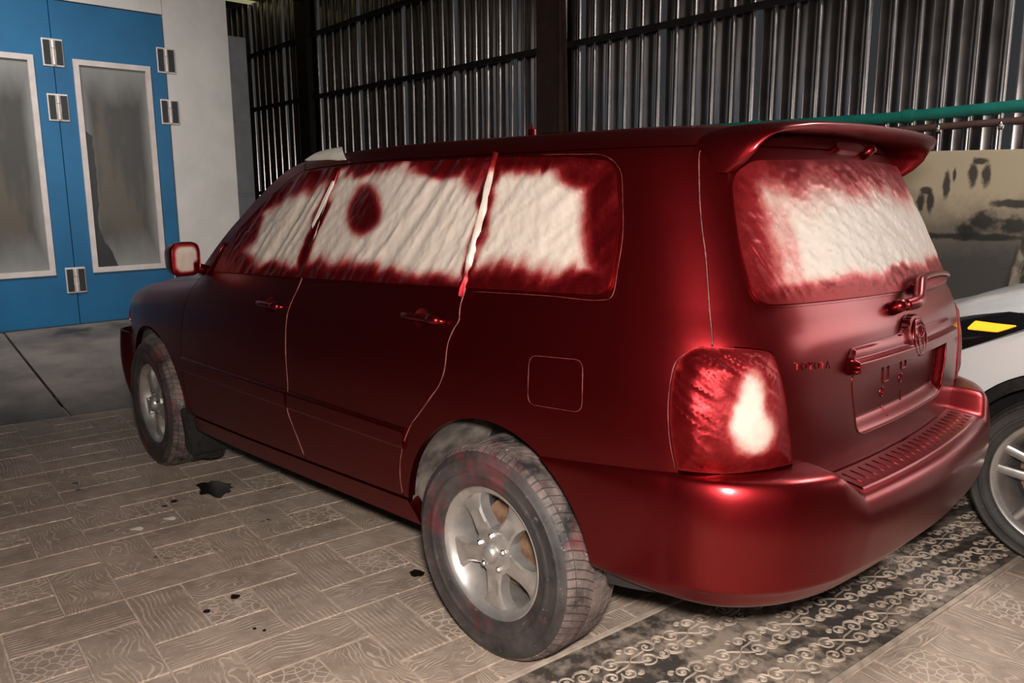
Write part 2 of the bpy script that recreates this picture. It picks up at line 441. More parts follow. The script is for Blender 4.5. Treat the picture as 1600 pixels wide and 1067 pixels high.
for rt in (False, True):
    h1 = handle_holes(*H1); h2 = handle_holes(*H2)
    d1 = patch('front_door', front_door_poly, PT, car, holes=[h1], right=rt)
    d2 = patch('rear_door', rear_door_poly, PT, car, holes=[h2], right=rt)
    q = patch('quarter_panel', quarter_poly, PT, car, holes=[fuel] if not rt else [], right=rt, flange=.03)
    f = patch('front_fender', fender_poly, PT, car, right=rt, flange=.03)
    if not rt:
        patch('fuel_door', shrink(fuel, .0025), PT, q, gap=0, step=.02)
    fd.append((d1, d2, q, f))
    # mouldings along the doors
    for d, a, b in ((d1, 2.852, 3.90), (d2, 2.055, 2.843)):
        pl = [(a, MD[0]), (b, MD[0]), (b-.004, MD[1]), (a-.008 if d is d2 else a, MD[1])]
        patch('door_moulding', rounded(pl, .008), PT, d, right=rt, gap=.002, step=.03, fine=.008, flange=.014,
              offfn=lambda U: .012*np.minimum(1, np.minimum(U[:, 1]-MD[0], MD[1]-U[:, 1])/.014+.25))
    # door handles: bowl, bar with its cap
    for d, (s0, s1, v) in ((d1, H1), (d2, H2)):
        hh = handle_holes(s0, s1, v); c = (s0+s1)/2+.005
        patch('handle_bowl', hh, PT, d, right=rt, gap=0, step=.012, flange=0,
              offfn=lambda U, c=c, v=v: -.024*np.clip(1-((U[:, 0]-c)/.052)**2-((U[:, 1]-v)/.033)**2, 0, 1)**.6)
        pts = np.linspace(s0, s1, 15); vv = np.full(15, v-.002); k = np.linspace(-1, 1, 15)
        sg = -1 if rt else 1
        base = S(pts*sg, vv); nn = SN(pts*sg, vv)
        o = .004+.022*(1-np.abs(k)**4); r = .0125*(1-.35*np.abs(k)**6)
        mb = MB().tube(base+nn*o[:, None], r, 12, flat=None); mb.obj('door_handle', PT, d, smooth=True)
        e = base[1:5]+nn[1:5]*(o[1:5, None]+.002)
        MB().tube(e, [.0135, .0155, .0155, .0135], 12).obj('handle_cap', PT, d, smooth=True)
    # sill under the doors
    pl = [(2.065, .418), (2.4, .408), (2.752, .398), (3.3, .385), (3.85, .378), (3.86, .30), (3.3, .305), (2.0, .335), (2.03, .38)]
    patch('sill', pl, PT, car, right=rt, step=.03, flange=.05)
    # A pillar strip
    patch('windscreen_pillar', list(Al)+list(Wl[::-1]), PT, car, right=rt, step=.025, gap=.001)
TLC = [(.915,1.112),(.945,1.095),(.975,1.068),(.989,.98),(.981,.88),(.962,.80)]
WQC = [(1.45,1.606),(1.25,1.602),(1.12,1.592),(1.076,1.555),(1.08,1.47),(1.092,1.38),(1.12,1.29),(1.15,1.215),(1.19,1.203),(1.40,1.199),(1.75,1.186)]
EDGE2 = simple('red_edge_highlight', (.17, .028, .028), .5, nscale=60, namt=.6)  # lighter red tubes paint the highlights along fuel door, lamp and window edges
EDGE = simple('paint_ridge_and_highlight', (.24, .07, .068), .5, nscale=60, namt=.5)  # dried paint ridge at the gaps, with the edge highlights put into its colour
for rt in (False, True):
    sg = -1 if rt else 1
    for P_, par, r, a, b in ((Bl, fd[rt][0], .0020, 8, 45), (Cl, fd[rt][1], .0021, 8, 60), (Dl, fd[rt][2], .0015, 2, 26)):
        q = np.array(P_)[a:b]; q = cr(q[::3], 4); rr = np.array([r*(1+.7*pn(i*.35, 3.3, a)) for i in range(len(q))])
        MB().tube(S(q[:, 0]*sg, q[:, 1])+SN(q[:, 0]*sg, q[:, 1])*.0004, np.maximum(rr, .0007), 6).obj('edge_highlight_ridge', EDGE, par, smooth=True)
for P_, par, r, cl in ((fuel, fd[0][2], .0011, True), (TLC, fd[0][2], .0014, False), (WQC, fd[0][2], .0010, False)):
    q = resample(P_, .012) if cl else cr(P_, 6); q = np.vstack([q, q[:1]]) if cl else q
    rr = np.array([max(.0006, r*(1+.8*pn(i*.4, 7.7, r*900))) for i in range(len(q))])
    MB().tube(S(q[:, 0], q[:, 1])+SN(q[:, 0], q[:, 1])*(.0004 if cl else .004), rr, 6).obj('edge_highlight_ridge', EDGE2, par, smooth=True)
# roof (one piece, both sides)
s_front = 3.03
roof_poly = [(-.80,RAIL),(.80,RAIL),(1.70,RAIL),(2.625,RAIL),(2.96,RAIL),(3.03,1.68),(3.02,2.29),(-3.02,2.29),(-3.03,1.68),(-2.96,RAIL),(-2.625,RAIL),(-1.7,RAIL)]
patch('roof', roof_poly, PT, car, step=.04)
# windscreen (masked)
WL = S(Wl[:, 0], Wl[:, 1]); mb = MB(); G = []
for p in WL[:-1]:
    row = []
    for u in np.linspace(-1, 1, 25):
        q = np.array([p[0]+.10*(1-u*u), p[1]*u, p[2]+.004*(1-u*u)]); row.append(q)
    G.append(row)
mb.grid(G); wind = mb.obj('windscreen', MAT['dark'], car, smooth=True)
# hood
G = []
for x in np.r_[np.linspace(2.05, 3.2, 24), np.linspace(3.24, 3.52, 9)]:
    s = SX(x); p = S(s, vtop(x)-.002); row = []
    for u in np.linspace(-1, 1, 29):
        row.append((p[0], p[1]*u, p[2]+.055*(1-abs(u)**3)+.012*sm(.80, .65, abs(u))-.006))
    G.append(row)
MB().grid(G).obj('hood', PT, car, smooth=True)
# front end
fr = [(4.86,.30),(4.76,.60),(4.80,.69),(4.90,.71),(5.29,.66),(5.29,.30)]
fr = arc(ARF, -8, 46, 10)[::1] + [(4.80,.69),(4.90,.71),(5.0,.70),(5.45,.68)] 
fr = [p for p in fr] + [(5.45, .30), (4.9, .28)]
smax = RS[-1]
fr = [(min(p[0], smax-.002), p[1]) for p in fr]
both('front_bumper', fr, PT, car, offfn=lambda U: .075*sm(4.77, 4.90, U[:, 0])+.02*np.sin(np.clip((U[:, 1]-.3)/.4, 0, 1)*PI)*sm(4.75, 4.95, U[:, 0]))
both('headlamp', rounded([(4.93,.73),(5.28,.71),(5.30,.83),(5.08,.87),(4.97,.845)], .03), PT, car, off=.012, step=.03, offfn=lambda U: .02*np.sin(np.clip((U[:, 1]-.71)/.16, 0, 1)*PI))
both('grille', rounded([(5.32,.70),(smax-.002,.69),(smax-.002,.83),(5.33,.83)], .02), MAT['black_plastic'], car, off=.01, step=.03)
# underbody slab and wheel liners
mb = MB(); mb.prism([(-.80,.42),(-.42,.42),(-.40,.80),(.40,.80),(.42,.36),(2.25,.34),(2.28,.74),(3.10,.74),(3.14,.36),(3.3,.40),(3.3,.80),(1.9,1.0),(-.75,.9)], -.74, .74)
mb.obj('underbody', MAT['dark'], car)
for sg in (1, -1):
    for x0, A in ((0, ARC), (2.715, ARF)):
        G = []
        for t in np.linspace(math.radians(-2), math.radians(156), 40):
            row = []
            for k, y in enumerate((.885, .84, .76, .70, .60, .56)):
                r = A[2]+(.004, .012, .02, .02, .02, .0)[k]+.006*math.sin(9*t)*(k > 1)
                xw = x0+r*math.cos(t); ym = float(np.interp(xw, RC[len(RC)//2:, 0], RC[len(RC)//2:, 1]))-.035
                row.append((xw, min(y, ym)*sg, A[1]+r*math.sin(t)))
            G.append(row)
        lin = MB().grid(G).obj('wheel_liner', MAT['liner'], car, smooth=True)
        MB().add([r[-1] for r in G]+[(x0, .56*sg, A[1])], [(k, k+1, len(G)) for k in range(len(G)-1)]).obj('liner_disc', MAT['dark'], lin)

# tailgate
Tl = [(.76,1.103),(.728,1.095),(.712,1.06),(.686,.983),(.668,.90),(.652,.83),(.640,.79),(.60,.745),(.549,.712)]
half = list(Dl) + Tl + [(.3, .705), (0, .70)]
gate_poly = [(.80, RAIL)] + list(Dl[1:]) + [(.82,1.110)] + Tl + [(.3,.72), (0,.735), (-.3,.72)] + [(-a, b) for a, b in Tl[::-1]] + [(-.82,1.110)] + [(-a, b) for a, b in Dl[::-1]]
rec = rounded([(.392,1.0),(.385,.95),(.345,.835),(.31,.818),(-.31,.818),(-.345,.835),(-.385,.95),(-.392,1.0)], .02)
gate = patch('tailgate', gate_poly, PT, car, holes=[rec], step=.03)
def recess(U):
    e = np.minimum((1.0-U[:, 1])/.03*0+1, 1)
    d = dist_poly(U, rec)
    side = np.minimum(d, 9)
    bottom = np.clip((U[:, 1]-.818)/.045, 0, 1); lat = np.clip((.372-np.abs(U[:, 0])-.0)/.03, 0, 1)
    return -.030*sm(0, 1, bottom)*sm(0, 1, np.clip((np.interp(U[:, 1], [.83,.95,1.0], [.34,.385,.392])-np.abs(U[:, 0]))/.022, 0, 1))
patch('plate_recess', rec, PT, gate, gap=0, step=.008, fine=.007, flange=0, offfn=recess)
q = resample(rec, .012); q = np.vstack([q, q[:1]]); MB().tube(S(q[:, 0], q[:, 1])-SN(q[:, 0], q[:, 1])*.0006, .0030, 6).obj('recess_lip', PT, gate, smooth=True)
# screw bosses and slots on the plate recess
def on(s, v, o=0.):
    a = np.array([float(s)]); b = np.array([float(v)])
    return (S(a, b)+SN(a, b)*o)[0]
def ribbon_sv(mb, pts, wid, h, off, closed=False, offf=None):
    P = np.array(pts, float); n = len(P)
    t = (np.roll(P, -1, 0)-np.roll(P, 1, 0)) if closed else np.gradient(P, axis=0)
    t /= np.linalg.norm(t, axis=1)[:, None]+1e-12; q = np.stack([-t[:, 1], t[:, 0]], 1); V = []
    for k, (a, o) in enumerate(((-1, 0), (-.7, h), (.7, h), (1, 0))):
        U = P+q*wid*.5*a; oo = off+o+(offf(U) if offf else 0); V.append(S(U[:, 0], U[:, 1])+SN(U[:, 0], U[:, 1])*np.broadcast_to(oo, (n,))[:, None])
    V = np.stack(V, 1)
    if closed: V = np.concatenate([V, V[:1]], 0)
    mb.grid(V, flip=False); return mb
for c, vb in ((.112, .965), (-.028, .985)):
    sq = rounded([(c-.02, vb-.03), (c+.02, vb-.03), (c+.02, vb+.03), (c-.02, vb+.03)], .01)
    mb = MB(); ribbon_sv(mb, resample(sq, .01), .008, .004, -.001, True, recess); mb.obj('clip_boss', PT, gate, smooth=True)
    t = np.linspace(0, 2*PI, 16, endpoint=False)
    mb = MB(); ribbon_sv(mb, np.stack([c+.022+.011*np.cos(t), vb-.058+.014*np.sin(t)], 1), .006, .004, -.001, True, recess); mb.obj('screw_boss', PT, gate, smooth=True)
    mb = MB(); ribbon_sv(mb, [(c+.012, vb-.10), (c+.012, vb-.115), (c+.012, vb-.13)], .006, .003, -.001, False, recess); mb.obj('clip_boss', PT, gate, smooth=True)
# garnish above the plate with the badge hump
ga = [(.412,1.0),(.415,1.05),(.395,1.073),(.20,1.078),(.10,1.08),(.07,1.092),(.04,1.118),(0,1.126),(-.04,1.118),(-.07,1.092),(-.10,1.08),(-.20,1.078),(-.395,1.073),(-.415,1.05),(-.412,1.0),(0,.998)]
ga = np.vstack([cr(ga[2:13], 5), [(-.413,1.055)], rounded([ga[13], ga[14], (0,.999), ga[0], ga[1]], [0, .012, 0, .012, 0], 3)])
def garn(U):
    d = dist_poly(U, ga); hump = sm(.10, .055, np.abs(U[:, 0]))
    a = .010+.016*np.maximum(sm(1.046, 1.034, U[:, 1]), hump*.8)+.004*sm(1.08, 1.05, U[:, 1])
    return .002+a*sm(0, .006, d)
patch('plate_garnish', ga, PT, gate, gap=0, step=.007, fine=.007, flange=.02, offfn=garn)
bc = (.0, 1.055)
mb = MB()
t = np.linspace(0, 2*PI, 36, endpoint=False)
for rx, rz, dz, wd in ((.048, .050, 0, .009), (.019, .046, .0, .006), (.036, .017, .018, .006)):
    ribbon_sv(mb, np.stack([bc[0]+rx*np.cos(t), bc[1]+dz+rz*np.sin(t)], 1), wd, .006, .0265, True)
t2 = np.linspace(0, 2*PI, 24, endpoint=False)
badge = mb.obj('badge', PT, gate, smooth=True)
patch('badge_plate', np.stack([bc[0]+.05*np.cos(t2), bc[1]+.052*np.sin(t2)], 1), PT, badge, gap=0, step=.012, off=.026, flange=.02)
mb = MB(); t3 = np.linspace(0, 2*PI, 10, endpoint=False)
ribbon_sv(mb, np.stack([-.345+.006*np.cos(t3), 1.028+.008*np.sin(t3)], 1), .005, .004, .026, True); mb.obj('lock_button', PT, gate, smooth=True)
# raised lettering
def text_mesh(body, h):
    cu = bpy.data.curves.new('lettering', 'FONT'); cu.body = body; cu.size = h; cu.extrude = 0; cu.resolution_u = 3; cu.space_character = 1.15
    ob = bpy.data.objects.new('tmp_text', cu); COL.objects.link(ob); dg = bpy.context.evaluated_depsgraph_get(); dg.update()
    me = bpy.data.meshes.new_from_object(ob.evaluated_get(dg)); 
    bpy.data.objects.remove(ob); return me
tm = text_mesh('TOYOTA', .027)
bm = bmesh.new(); bm.from_mesh(tm)
r_ = bmesh.ops.extrude_face_region(bm, geom=bm.faces[:]); top = {v for v in r_['geom'] if isinstance(v, bmesh.types.BMVert)}
for v in bm.verts: v.co.z = .0022 if v in top else -.001
for v in bm.verts:
    s = .652-v.co.x*1.25; z = 1.047+v.co.y-.11*v.co.x
    v.co = Vector(on(s, z, v.co.z))
bmesh.ops.recalc_face_normals(bm, faces=bm.faces[:]); bm.to_mesh(tm); bm.free()
link('lettering', tm, PT, gate, smooth=False)

# masking film over the side windows
def nz(P, fx, fy, ang=0., seed=0., octv=3):
    c, s_ = math.cos(ang), math.sin(ang); o = np.zeros(len(P))
    for i, (a, b) in enumerate(P):
        u = (a*c+b*s_)*fx; v = (-a*s_+b*c)*fy; t = 0; am = 1
        for k in range(octv): t += am*pn(u*2**k+seed, v*2**k, seed*1.7+k*3.1); am *= .5
        o[i] = t
    return o
def gauss(U, c, r, ang=0):
    d = U-np.array(c); ca, sa = math.cos(ang), math.sin(ang)
    a = d[:, 0]*ca+d[:, 1]*sa; b = -d[:, 0]*sa+d[:, 1]*ca
    return sm(1.5, .5, np.sqrt((a/r[0])**2+(b/r[1])**2))
def side_folds(seed, ang=.58, amp=.0075):
    def f(U):
        n = nz(U, 11, 1.2, ang, seed, 2); n2 = nz(U, 38, 6, ang+.25, seed+9, 2); n3 = nz(U, 28, 28, 0, seed+4, 2)
        return .012+amp*(1-np.abs(n)*2.0)*.9+.0022*n2+.0018*n3
    return f
def mask_edges(poly, wid, lowv=None, lowin=.06, blots=(), topv=None, seed=0.):
    def f(U):
        n = nz(U, 5, 9, 0, seed, 2)*.03
        d = dist_poly(U, poly)+n
        st = nz(U, 26, 2.5, .58, seed+3, 2)*.022; d = d+st; s = sm(wid*2.0, 0, d)
        if lowv is not None: s = np.maximum(s, sm(lowin*1.2, .1*lowin, U[:, 1]-lowv+n*.7+st))
        if topv is not None: s = np.maximum(s, sm(topv[1]*1.5, 0, topv[0](U[:, 0])-U[:, 1]+n+st))
        for c, r, a, k in blots: s = np.maximum(s, k*gauss(U+n[:, None]*.7, c, r, a))
        return s
    return f
wf = rounded([(3.53,1.135),(2.775,1.158),(2.755,1.30),(2.70,1.47),(2.660,1.600),(2.95,1.600),(3.17,1.515),(3.34,1.37),(3.49,1.20)], .015)
wr = rounded([(2.765,1.158),(1.785,1.193),(1.752,1.38),(1.712,1.600),(2.645,1.600),(2.69,1.47),(2.745,1.30)], .012)
wq = rounded([(1.775,1.194),(1.158,1.215),(1.098,1.39),(1.080,1.575),(1.30,1.592),(1.705,1.600),(1.744,1.38)], [.012, .05, .12, .05, .05, .01, .05])
for rt in (False, True):
    d1, d2, q, f = fd[1 if rt else 0]
    fine = .013 if not rt else .04
    a = patch('masking_film', wf, FM, d1, right=rt, gap=0, step=.02, fine=fine, flange=.014, offfn=side_folds(3.3), 
          spray=mask_edges(wf, .035, 1.15, .075, [((3.40, 1.30), (.20, .14), -.6, 1.0), ((3.26, 1.375), (.075, .10), 0, .9), ((3.42, 1.17), (.30, .07), 0, 1)], (lambda s: np.interp(s, [2.66, 2.95, 3.17, 3.34, 3.5], [1.60, 1.60, 1.515, 1.37, 1.2]), .095), seed=1.1))
    b = patch('masking_film', wr, FM, d2, right=rt, gap=0, step=.02, fine=fine, flange=.014, offfn=side_folds(7.7),
          spray=mask_edges(wr, .022, 1.17, .085, [((2.425, 1.425), (.105, .082), .25, 1.0), ((1.98, 1.59), (.22, .05), 0, .95), ((1.80, 1.59), (.10, .10), 0, .8)], (lambda s: 0*s+1.60, .04), seed=5.2))
    c = patch('masking_film', wq, FM, q, right=rt, gap=0, step=.02, fine=fine, flange=.014, offfn=side_folds(12.1, .85, .006),
          spray=mask_edges(wq, .04, 1.20, .105, [((1.13, 1.41), (.105, .22), 0, 1.0), ((1.20, 1.22), (.22, .05), 0, 1), ((1.40, 1.60), (.36, .05), 0, .9), ((1.20, 1.56), (.16, .06), 0, .9)], None, seed=9.4))
    # gathered, taped seams over the pillars
    mb = MB(); n = 26
    sv = np.stack([np.linspace(1.782, 1.708, n), np.linspace(1.165, 1.612, n)], 1); G = []
    sg = -1 if rt else 1
    for k in range(7):
        t = (k/6-.5)*2; wd = .010+.010*np.sin(np.linspace(0, PI, n))
        s_ = sv[:, 0]+t*wd+.004*np.array([pn(i*.5, k*.8, 2) for i in range(n)])
        o = .014+.014*(1-abs(t))*np.ones(n)+.009*np.array([pn(i*.35, k*1.3, 5) for i in range(n)])
        G.append(S(s_*sg, sv[:, 1])+SN(s_*sg, sv[:, 1])*o[:, None])
    sea = mb.grid(np.array(G), flip=rt).obj('film_seam', FM, q, smooth=True)
    at = sea.data.attributes.new('spray', 'FLOAT', 'POINT')
    vals = [float(max(sm(1.29, 1.19, v), sm(1.52, 1.60, v), .06)) for _ in range(7) for v in sv[:, 1]]
    at.data.foreach_set('value', vals)
    mb = MB(); sv = np.stack([np.linspace(2.752, 2.665, n), np.linspace(1.17, 1.598, n)], 1)
    mb.tube(S(sv[:, 0]*sg, sv[:, 1])+SN(sv[:, 0]*sg, sv[:, 1])*.012, .006, 6)
    o2 = mb.obj('film_seam', FM, d1, smooth=True); at = o2.data.attributes.new('spray', 'FLOAT', 'POINT')
    at.data.foreach_set('value', [float(max(sm(1.32, 1.24, v), sm(1.5, 1.58, v), .1)) for v in np.repeat(sv[:, 1], 6)])
    if not rt:
        # loose strip of tape over the front seam and a torn paper corner at the roof edge
        tp = [(2.742,1.355),(2.752,1.37),(2.715,1.47),(2.68,1.545),(2.668,1.545),(2.70,1.45)]
        patch('torn_tape', tp, MAT['tape'], d1, gap=0, step=.015, off=.021, flange=.004)
        tp = [(3.0,1.660),(2.93,1.69),(2.86,1.705),(2.77,1.70),(2.655,1.632),(2.72,1.634),(2.80,1.645)]
        patch('torn_paper', tp, MAT['tape'], d1, gap=0, step=.015, off=.010, flange=.004, offfn=lambda U: .018*sm(1.64, 1.70, U[:, 1]))
        props(d1, None); 
    # wing mirror housing with a film-covered glass
    mb = MB(); G = []; cy, cz = 1.0*.955, 1.197
    for k, (xx, sc) in enumerate(((2.13, .12), (2.125, .5), (2.10, .78), (2.05, .97), (2.0, 1.0), (1.985, .985), (1.98, .95), (1.992, .90))):
        row = []
        for t in np.linspace(0, 2*PI, 41)[:-1]:
            ct, st = math.cos(t), math.sin(t); e = 2/3.6
            hy = .079*(abs(ct)**e)*(1 if ct > 0 else -1); hz = .080*(abs(st)**e)*(1 if st > 0 else -1)
            row.append((xx-.04*((hy/.079)*.5), (cy+hy*sc)*sg, cz+hz*sc))
        G.append(row+[row[0]])
    mir = mb.grid(G).obj('wing_mirror', PT, car, smooth=True)
    G = []; sp = []
    for rr in np.linspace(0, 1, 12):
        row = []
        for t in np.linspace(0, 2*PI, 41):
            ct, st = math.cos(t), math.sin(t); e = 2/3.6
            hy = .079*.92*rr*(abs(ct)**e)*(1 if ct > 0 else -1); hz = .080*.92*rr*(abs(st)**e)*(1 if st > 0 else -1)
            row.append((1.985-.04*((hy/.079)*.5)-.006*(1-rr**4)+.0015*pn(hy*40, hz*40, 3), (cy+hy)*sg, cz+hz))
            a = hy/.073; b = hz/.074
            sp.append(float(max(sm(.62, 1.0, rr), sm(.35, .6, -a)*sm(.1, .35, -b)*1.0, .5*sm(.6, .85, b))))
        G.append(row)
    mf = MB().grid(G).obj('masking_film', FM, mir, smooth=True, fix=True)
    at = mf.data.attributes.new('spray', 'FLOAT', 'POINT'); at.data.foreach_set('value', sp)
    mb = MB(); mb.tube([(2.05, .835*sg, 1.13), (2.05, .865*sg, 1.145), (2.045, .90*sg, 1.16)], [.035, .030, .03], 10, flat=.8)
    mb.obj('mirror_foot', PT, mir, smooth=True)
    MB().tube([on(3.60*sg, 1.115, .006), on(3.545*sg, 1.20, .008), on(3.50*sg, 1.275, .006)], .006, 6).obj('quarter_glass_trim', PT, d1, smooth=True)

# tail lights and their film
TLp = list(cr([(.884,1.110),(.905,1.109),(.928,1.105),(.95,1.09),(.969,1.066),(.982,.98),(.973,.88),(.953,.798)], 3)) + [(.843,.797),(.73,.802)] + list(cr([(.646,.805),(.656,.85),(.672,.91),(.688,.983),(.714,1.06),(.732,1.092),(.762,1.101),(.83,1.108)], 3))
def tl_off(U):
    d = dist_poly(U, TLp); return .018*sm(0, .06, d)
def tl_film(U):
    d = dist_poly(U, TLp)
    n = nz(U, 7, 40, .6, 4.4, 2); n2 = nz(U, 22, 22, 0, 8.8, 3)
    lf = sm(.80, .93, U[:, 0])*.5+sm(.97, 1.08, U[:, 1])
    return tl_off(U)+.006+sm(0, .02, d)*(.0042*(1-2*np.abs(n))*np.clip(.2+lf, 0, 1)+.0012*n2)
def tl_spray(U):
    n = nz(U, 14, 14, 0, 2.2, 3)*.02
    core = np.maximum(gauss(U+n[:, None], (.795, .955), (.036, .10), .0), .9*gauss(U+n[:, None], (.775, .90), (.045, .05), 0))
    g2 = np.exp(-((U[:, 0]-.775)/.10)**2-((U[:, 1]-.93)/.14)**2)
    return np.clip(1.0-.62*core-.42*g2, 0, 1)
for rt in (False, True):
    l = patch('tail_light', TLp, PT, car, right=rt, gap=.001, step=.02, offfn=tl_off, flange=.03)
    patch('masking_film', shrink(TLp, -.001), FM, l, right=rt, gap=0, step=.015, fine=.008 if not rt else .02, flange=.01, offfn=tl_film, spray=tl_spray)
# rear window film
rw = rounded([(.745,1.207),(0,1.19),(-.745,1.207),(-.765,1.36),(-.745,1.53),(-.66,1.572),(0,1.585),(.66,1.572),(.745,1.53),(.765,1.36)], [.05, 0, .05, .1, .04, .05, 0, .05, .04, .1])
def rw_off(U):
    d = dist_poly(U, rw)
    n = nz(U, 7, 17, .25, 1.5, 3); n2 = nz(U, 22, 40, -.2, 6.1, 2)
    fold = nz(U, 40, 5, -.5, 3.1, 2)*sm(.45, .68, U[:, 0])
    return .010+sm(0, .03, d)*(.012*(1-2.2*np.abs(n))*.20+.0011*n2+.0035*fold)
def rw_spray(U):
    n = nz(U, 7, 7, 0, 3.3, 3)*.035
    s = sm(.22, .0, .745-U[:, 0]+n)*.85
    s = np.maximum(s, sm(.06, .01, 0.745+U[:, 0]+n))
    s = np.maximum(s, sm(.10, .03, U[:, 1]-1.19+n*.6))
    s = np.maximum(s, sm(.19, -.02, 1.575-U[:, 1]+n)*.9)
    s = np.maximum(s, gauss(U+n[:, None], (-.06, 1.245), (.10, .03), 0))
    s = np.maximum(s, .35*gauss(U+n[:, None], (.60, 1.36), (.07, .16), 0))
    return s
MB_ = patch('rear_window', shrink(rw, -.006), PT, gate, gap=0, step=.04, off=.003, flange=.006)
patch('masking_film', rw, FM, MB_, gap=0, step=.02, fine=.011, flange=.012, offfn=rw_off, spray=rw_spray)
# wiper: pivot, arm and blade shrouded in painted film
wp = MB().tube([on(.09, 1.150, -.005), on(.09, 1.150, .03), on(.088, 1.150, .045)], [.022, .020, .012], 14).obj('wiper_pivot', PT, gate, smooth=True)
pts = cr([on(.075, 1.147, .035), on(.03, 1.146, .045), on(-.005, 1.150, .047), on(-.06, 1.176, .045), on(-.105, 1.200, .043), on(-.15, 1.210, .043), on(-.25, 1.2125, .042), on(-.40, 1.206, .040), on(-.50, 1.197, .034), on(-.545, 1.190, .028)], 5)
MB().tube(pts, np.interp(np.linspace(0, 1, len(pts)), [0, .12, .45, .55, 1], [.017, .020, .018, .011, .006]), 10).obj('wiper_arm', PT, wp, smooth=True)
mb = MB(); t = np.linspace(0, 1, 30); G = []
for k in np.linspace(0, 2*PI, 15)[:-1]:
    row = []
    for q in t:
        s = -.10-.47*q; v = 1.186+.006*math.sin(q*PI); h = .024*math.sin(PI*min(1, .08+q*.92))**.5
        row.append(on(s, v+h*math.cos(k), .016+.015*math.sin(k)*math.sin(PI*min(1, .1+q*.9))**.5+.002*pn(q*30, k*2, 1)))
    G.append(row)
G.append(G[0]); bl = mb.grid(G).obj('wiper_blade', FM, wp, smooth=True)
at = bl.data.attributes.new('spray', 'FLOAT', 'POINT'); at.data.foreach_set('value', [.85]*len(bl.data.vertices))

# rear bumper
secs = {0.: [(-.05,.735),(.0,.735),(.10,.722),(.118,.714),(.130,.700),(.139,.675),(.143,.63),(.138,.58),(.128,.53),(.122,.512),(.098,.503),(.075,.46),(.03,.415),(-.06,.395)],
        .50: [(-.05,.735),(.0,.735),(.095,.722),(.113,.714),(.125,.700),(.134,.675),(.138,.63),(.132,.58),(.123,.53),(.117,.512),(.095,.503),(.072,.46),(.03,.42),(-.06,.40)],
        .58: [(-.05,.795),(.01,.795),(.06,.792),(.098,.784),(.113,.766),(.122,.73),(.130,.66),(.124,.59),(.117,.53),(.112,.508),(.093,.498),(.068,.46),(.03,.425),(-.06,.405)],
        .72: [(-.05,.797),(.01,.797),(.04,.795),(.075,.787),(.089,.768),(.099,.735),(.105,.665),(.098,.59),(.091,.525),(.087,.50),(.070,.49),(.048,.455),(.018,.43),(-.06,.41)],
        .85: [(-.04,.795),(.005,.795),(.022,.793),(.044,.786),(.055,.767),(.063,.735),(.068,.665),(.062,.59),(.057,.525),(.053,.493),(.040,.485),(.024,.455),(.004,.435),(-.06,.415)],
        .97: [(-.03,.786),(.003,.786),(.009,.783),(.015,.777),(.022,.762),(.028,.73),(.031,.665),(.027,.59),(.020,.53),(.015,.49),(.012,.475),(.002,.457),(-.012,.44),(-.06,.42)],
        1.15: [(-.03,.768),(.003,.768),(.005,.765),(.007,.759),(.010,.745),(.013,.715),(.014,.655),(.012,.59),(.008,.53),(.005,.485),(.003,.47),(-.003,.457),(-.015,.445),(-.06,.43)],
        1.40: [(-.03,.735),(.003,.735),(.004,.732),(.005,.727),(.006,.715),(.006,.69),(.006,.64),(.005,.58),(.004,.525),(.003,.485),(.002,.472),(-.003,.46),(-.015,.45),(-.06,.44)]}
ks = sorted(secs); KA = np.array([secs[k] for k in ks])
def bump_pt(s, j):
    a = abs(s); f = np.interp(a, ks, np.arange(len(ks))); i = int(min(f, len(ks)-2)); t = f-i; t = t if ks[i] in (.50,) else t
    d, z = KA[i, j]*(1-t)+KA[i+1, j]*t
    return d, z
GL = []; sl = list(np.linspace(0, .48, 20))+list(np.linspace(.50, .60, 9))+list(np.linspace(.62, 1.10, 38))
nj = KA.shape[1]; jj = np.linspace(0, nj-1, (nj-1)*3+1)
def sec_smooth(s):
    pts = np.array([bump_pt(s, j) for j in range(nj)]); return cr(pts, 3)
for s in sl:
    P = sec_smooth(s); GL.append([(s, d, z) for d, z in P])
Pe = sec_smooth(1.40)
for t in np.linspace(0, 1, 12)[1:]:
    row = []
    for k, (d1, z1) in enumerate(sec_smooth(1.10)):
        ze = Pe[k][1]; se = arcs_at(ARC, min(ze, .79), -1); s = 1.10+(se-1.10)*t
        d, z = (Pe[k]*t+np.array([d1, z1])*(1-t)); row.append((s, d, z))
    GL.append(row)
row = [(s, d-.05, z) for s, d, z in GL[-1]]; GL.append(row)
GL = np.array(GL)
FULL = np.concatenate([GL[:0:-1]*[-1, 1, 1], GL], 0)
base = S(FULL[..., 0], np.full(FULL.shape[:2], .75)); nrm = SN(FULL[..., 0], np.full(FULL.shape[:2], .75)); nrm[..., 2] = 0; nrm /= np.linalg.norm(nrm, axis=-1)[..., None]
XB = base+nrm*FULL[..., 1:2]; XB[..., 2] = FULL[..., 2]
bumper = MB().grid(XB).obj('rear_bumper', PT, car, angle=55)
# ribbed step pad on the bumper top
def bp(s, d, z):
    b = S(np.array([s]), np.array([.75]))[0]; n = SN(np.array([s]), np.array([.75]))[0]; n[2] = 0; n /= np.linalg.norm(n); q = b+n*d; q[2] = z; return q
G = []; ss = np.linspace(-.47, .47, 60)
for d, z in ((.004, .7345), (.006, .738), (.05, .7325), (.094, .7265), (.098, .722)):
    G.append([bp(s, d, z) for s in ss])
pad = MB().grid(np.array(G)).obj('step_pad', PT, bumper, angle=40)
for k in range(22):
    s = -.44+.88*k/21
    MB().tube([bp(s, .018, .7372), bp(s, .05, .7332), bp(s, .085, .7283)], .0014, 6).obj('pad_rib', PT, pad, smooth=True)

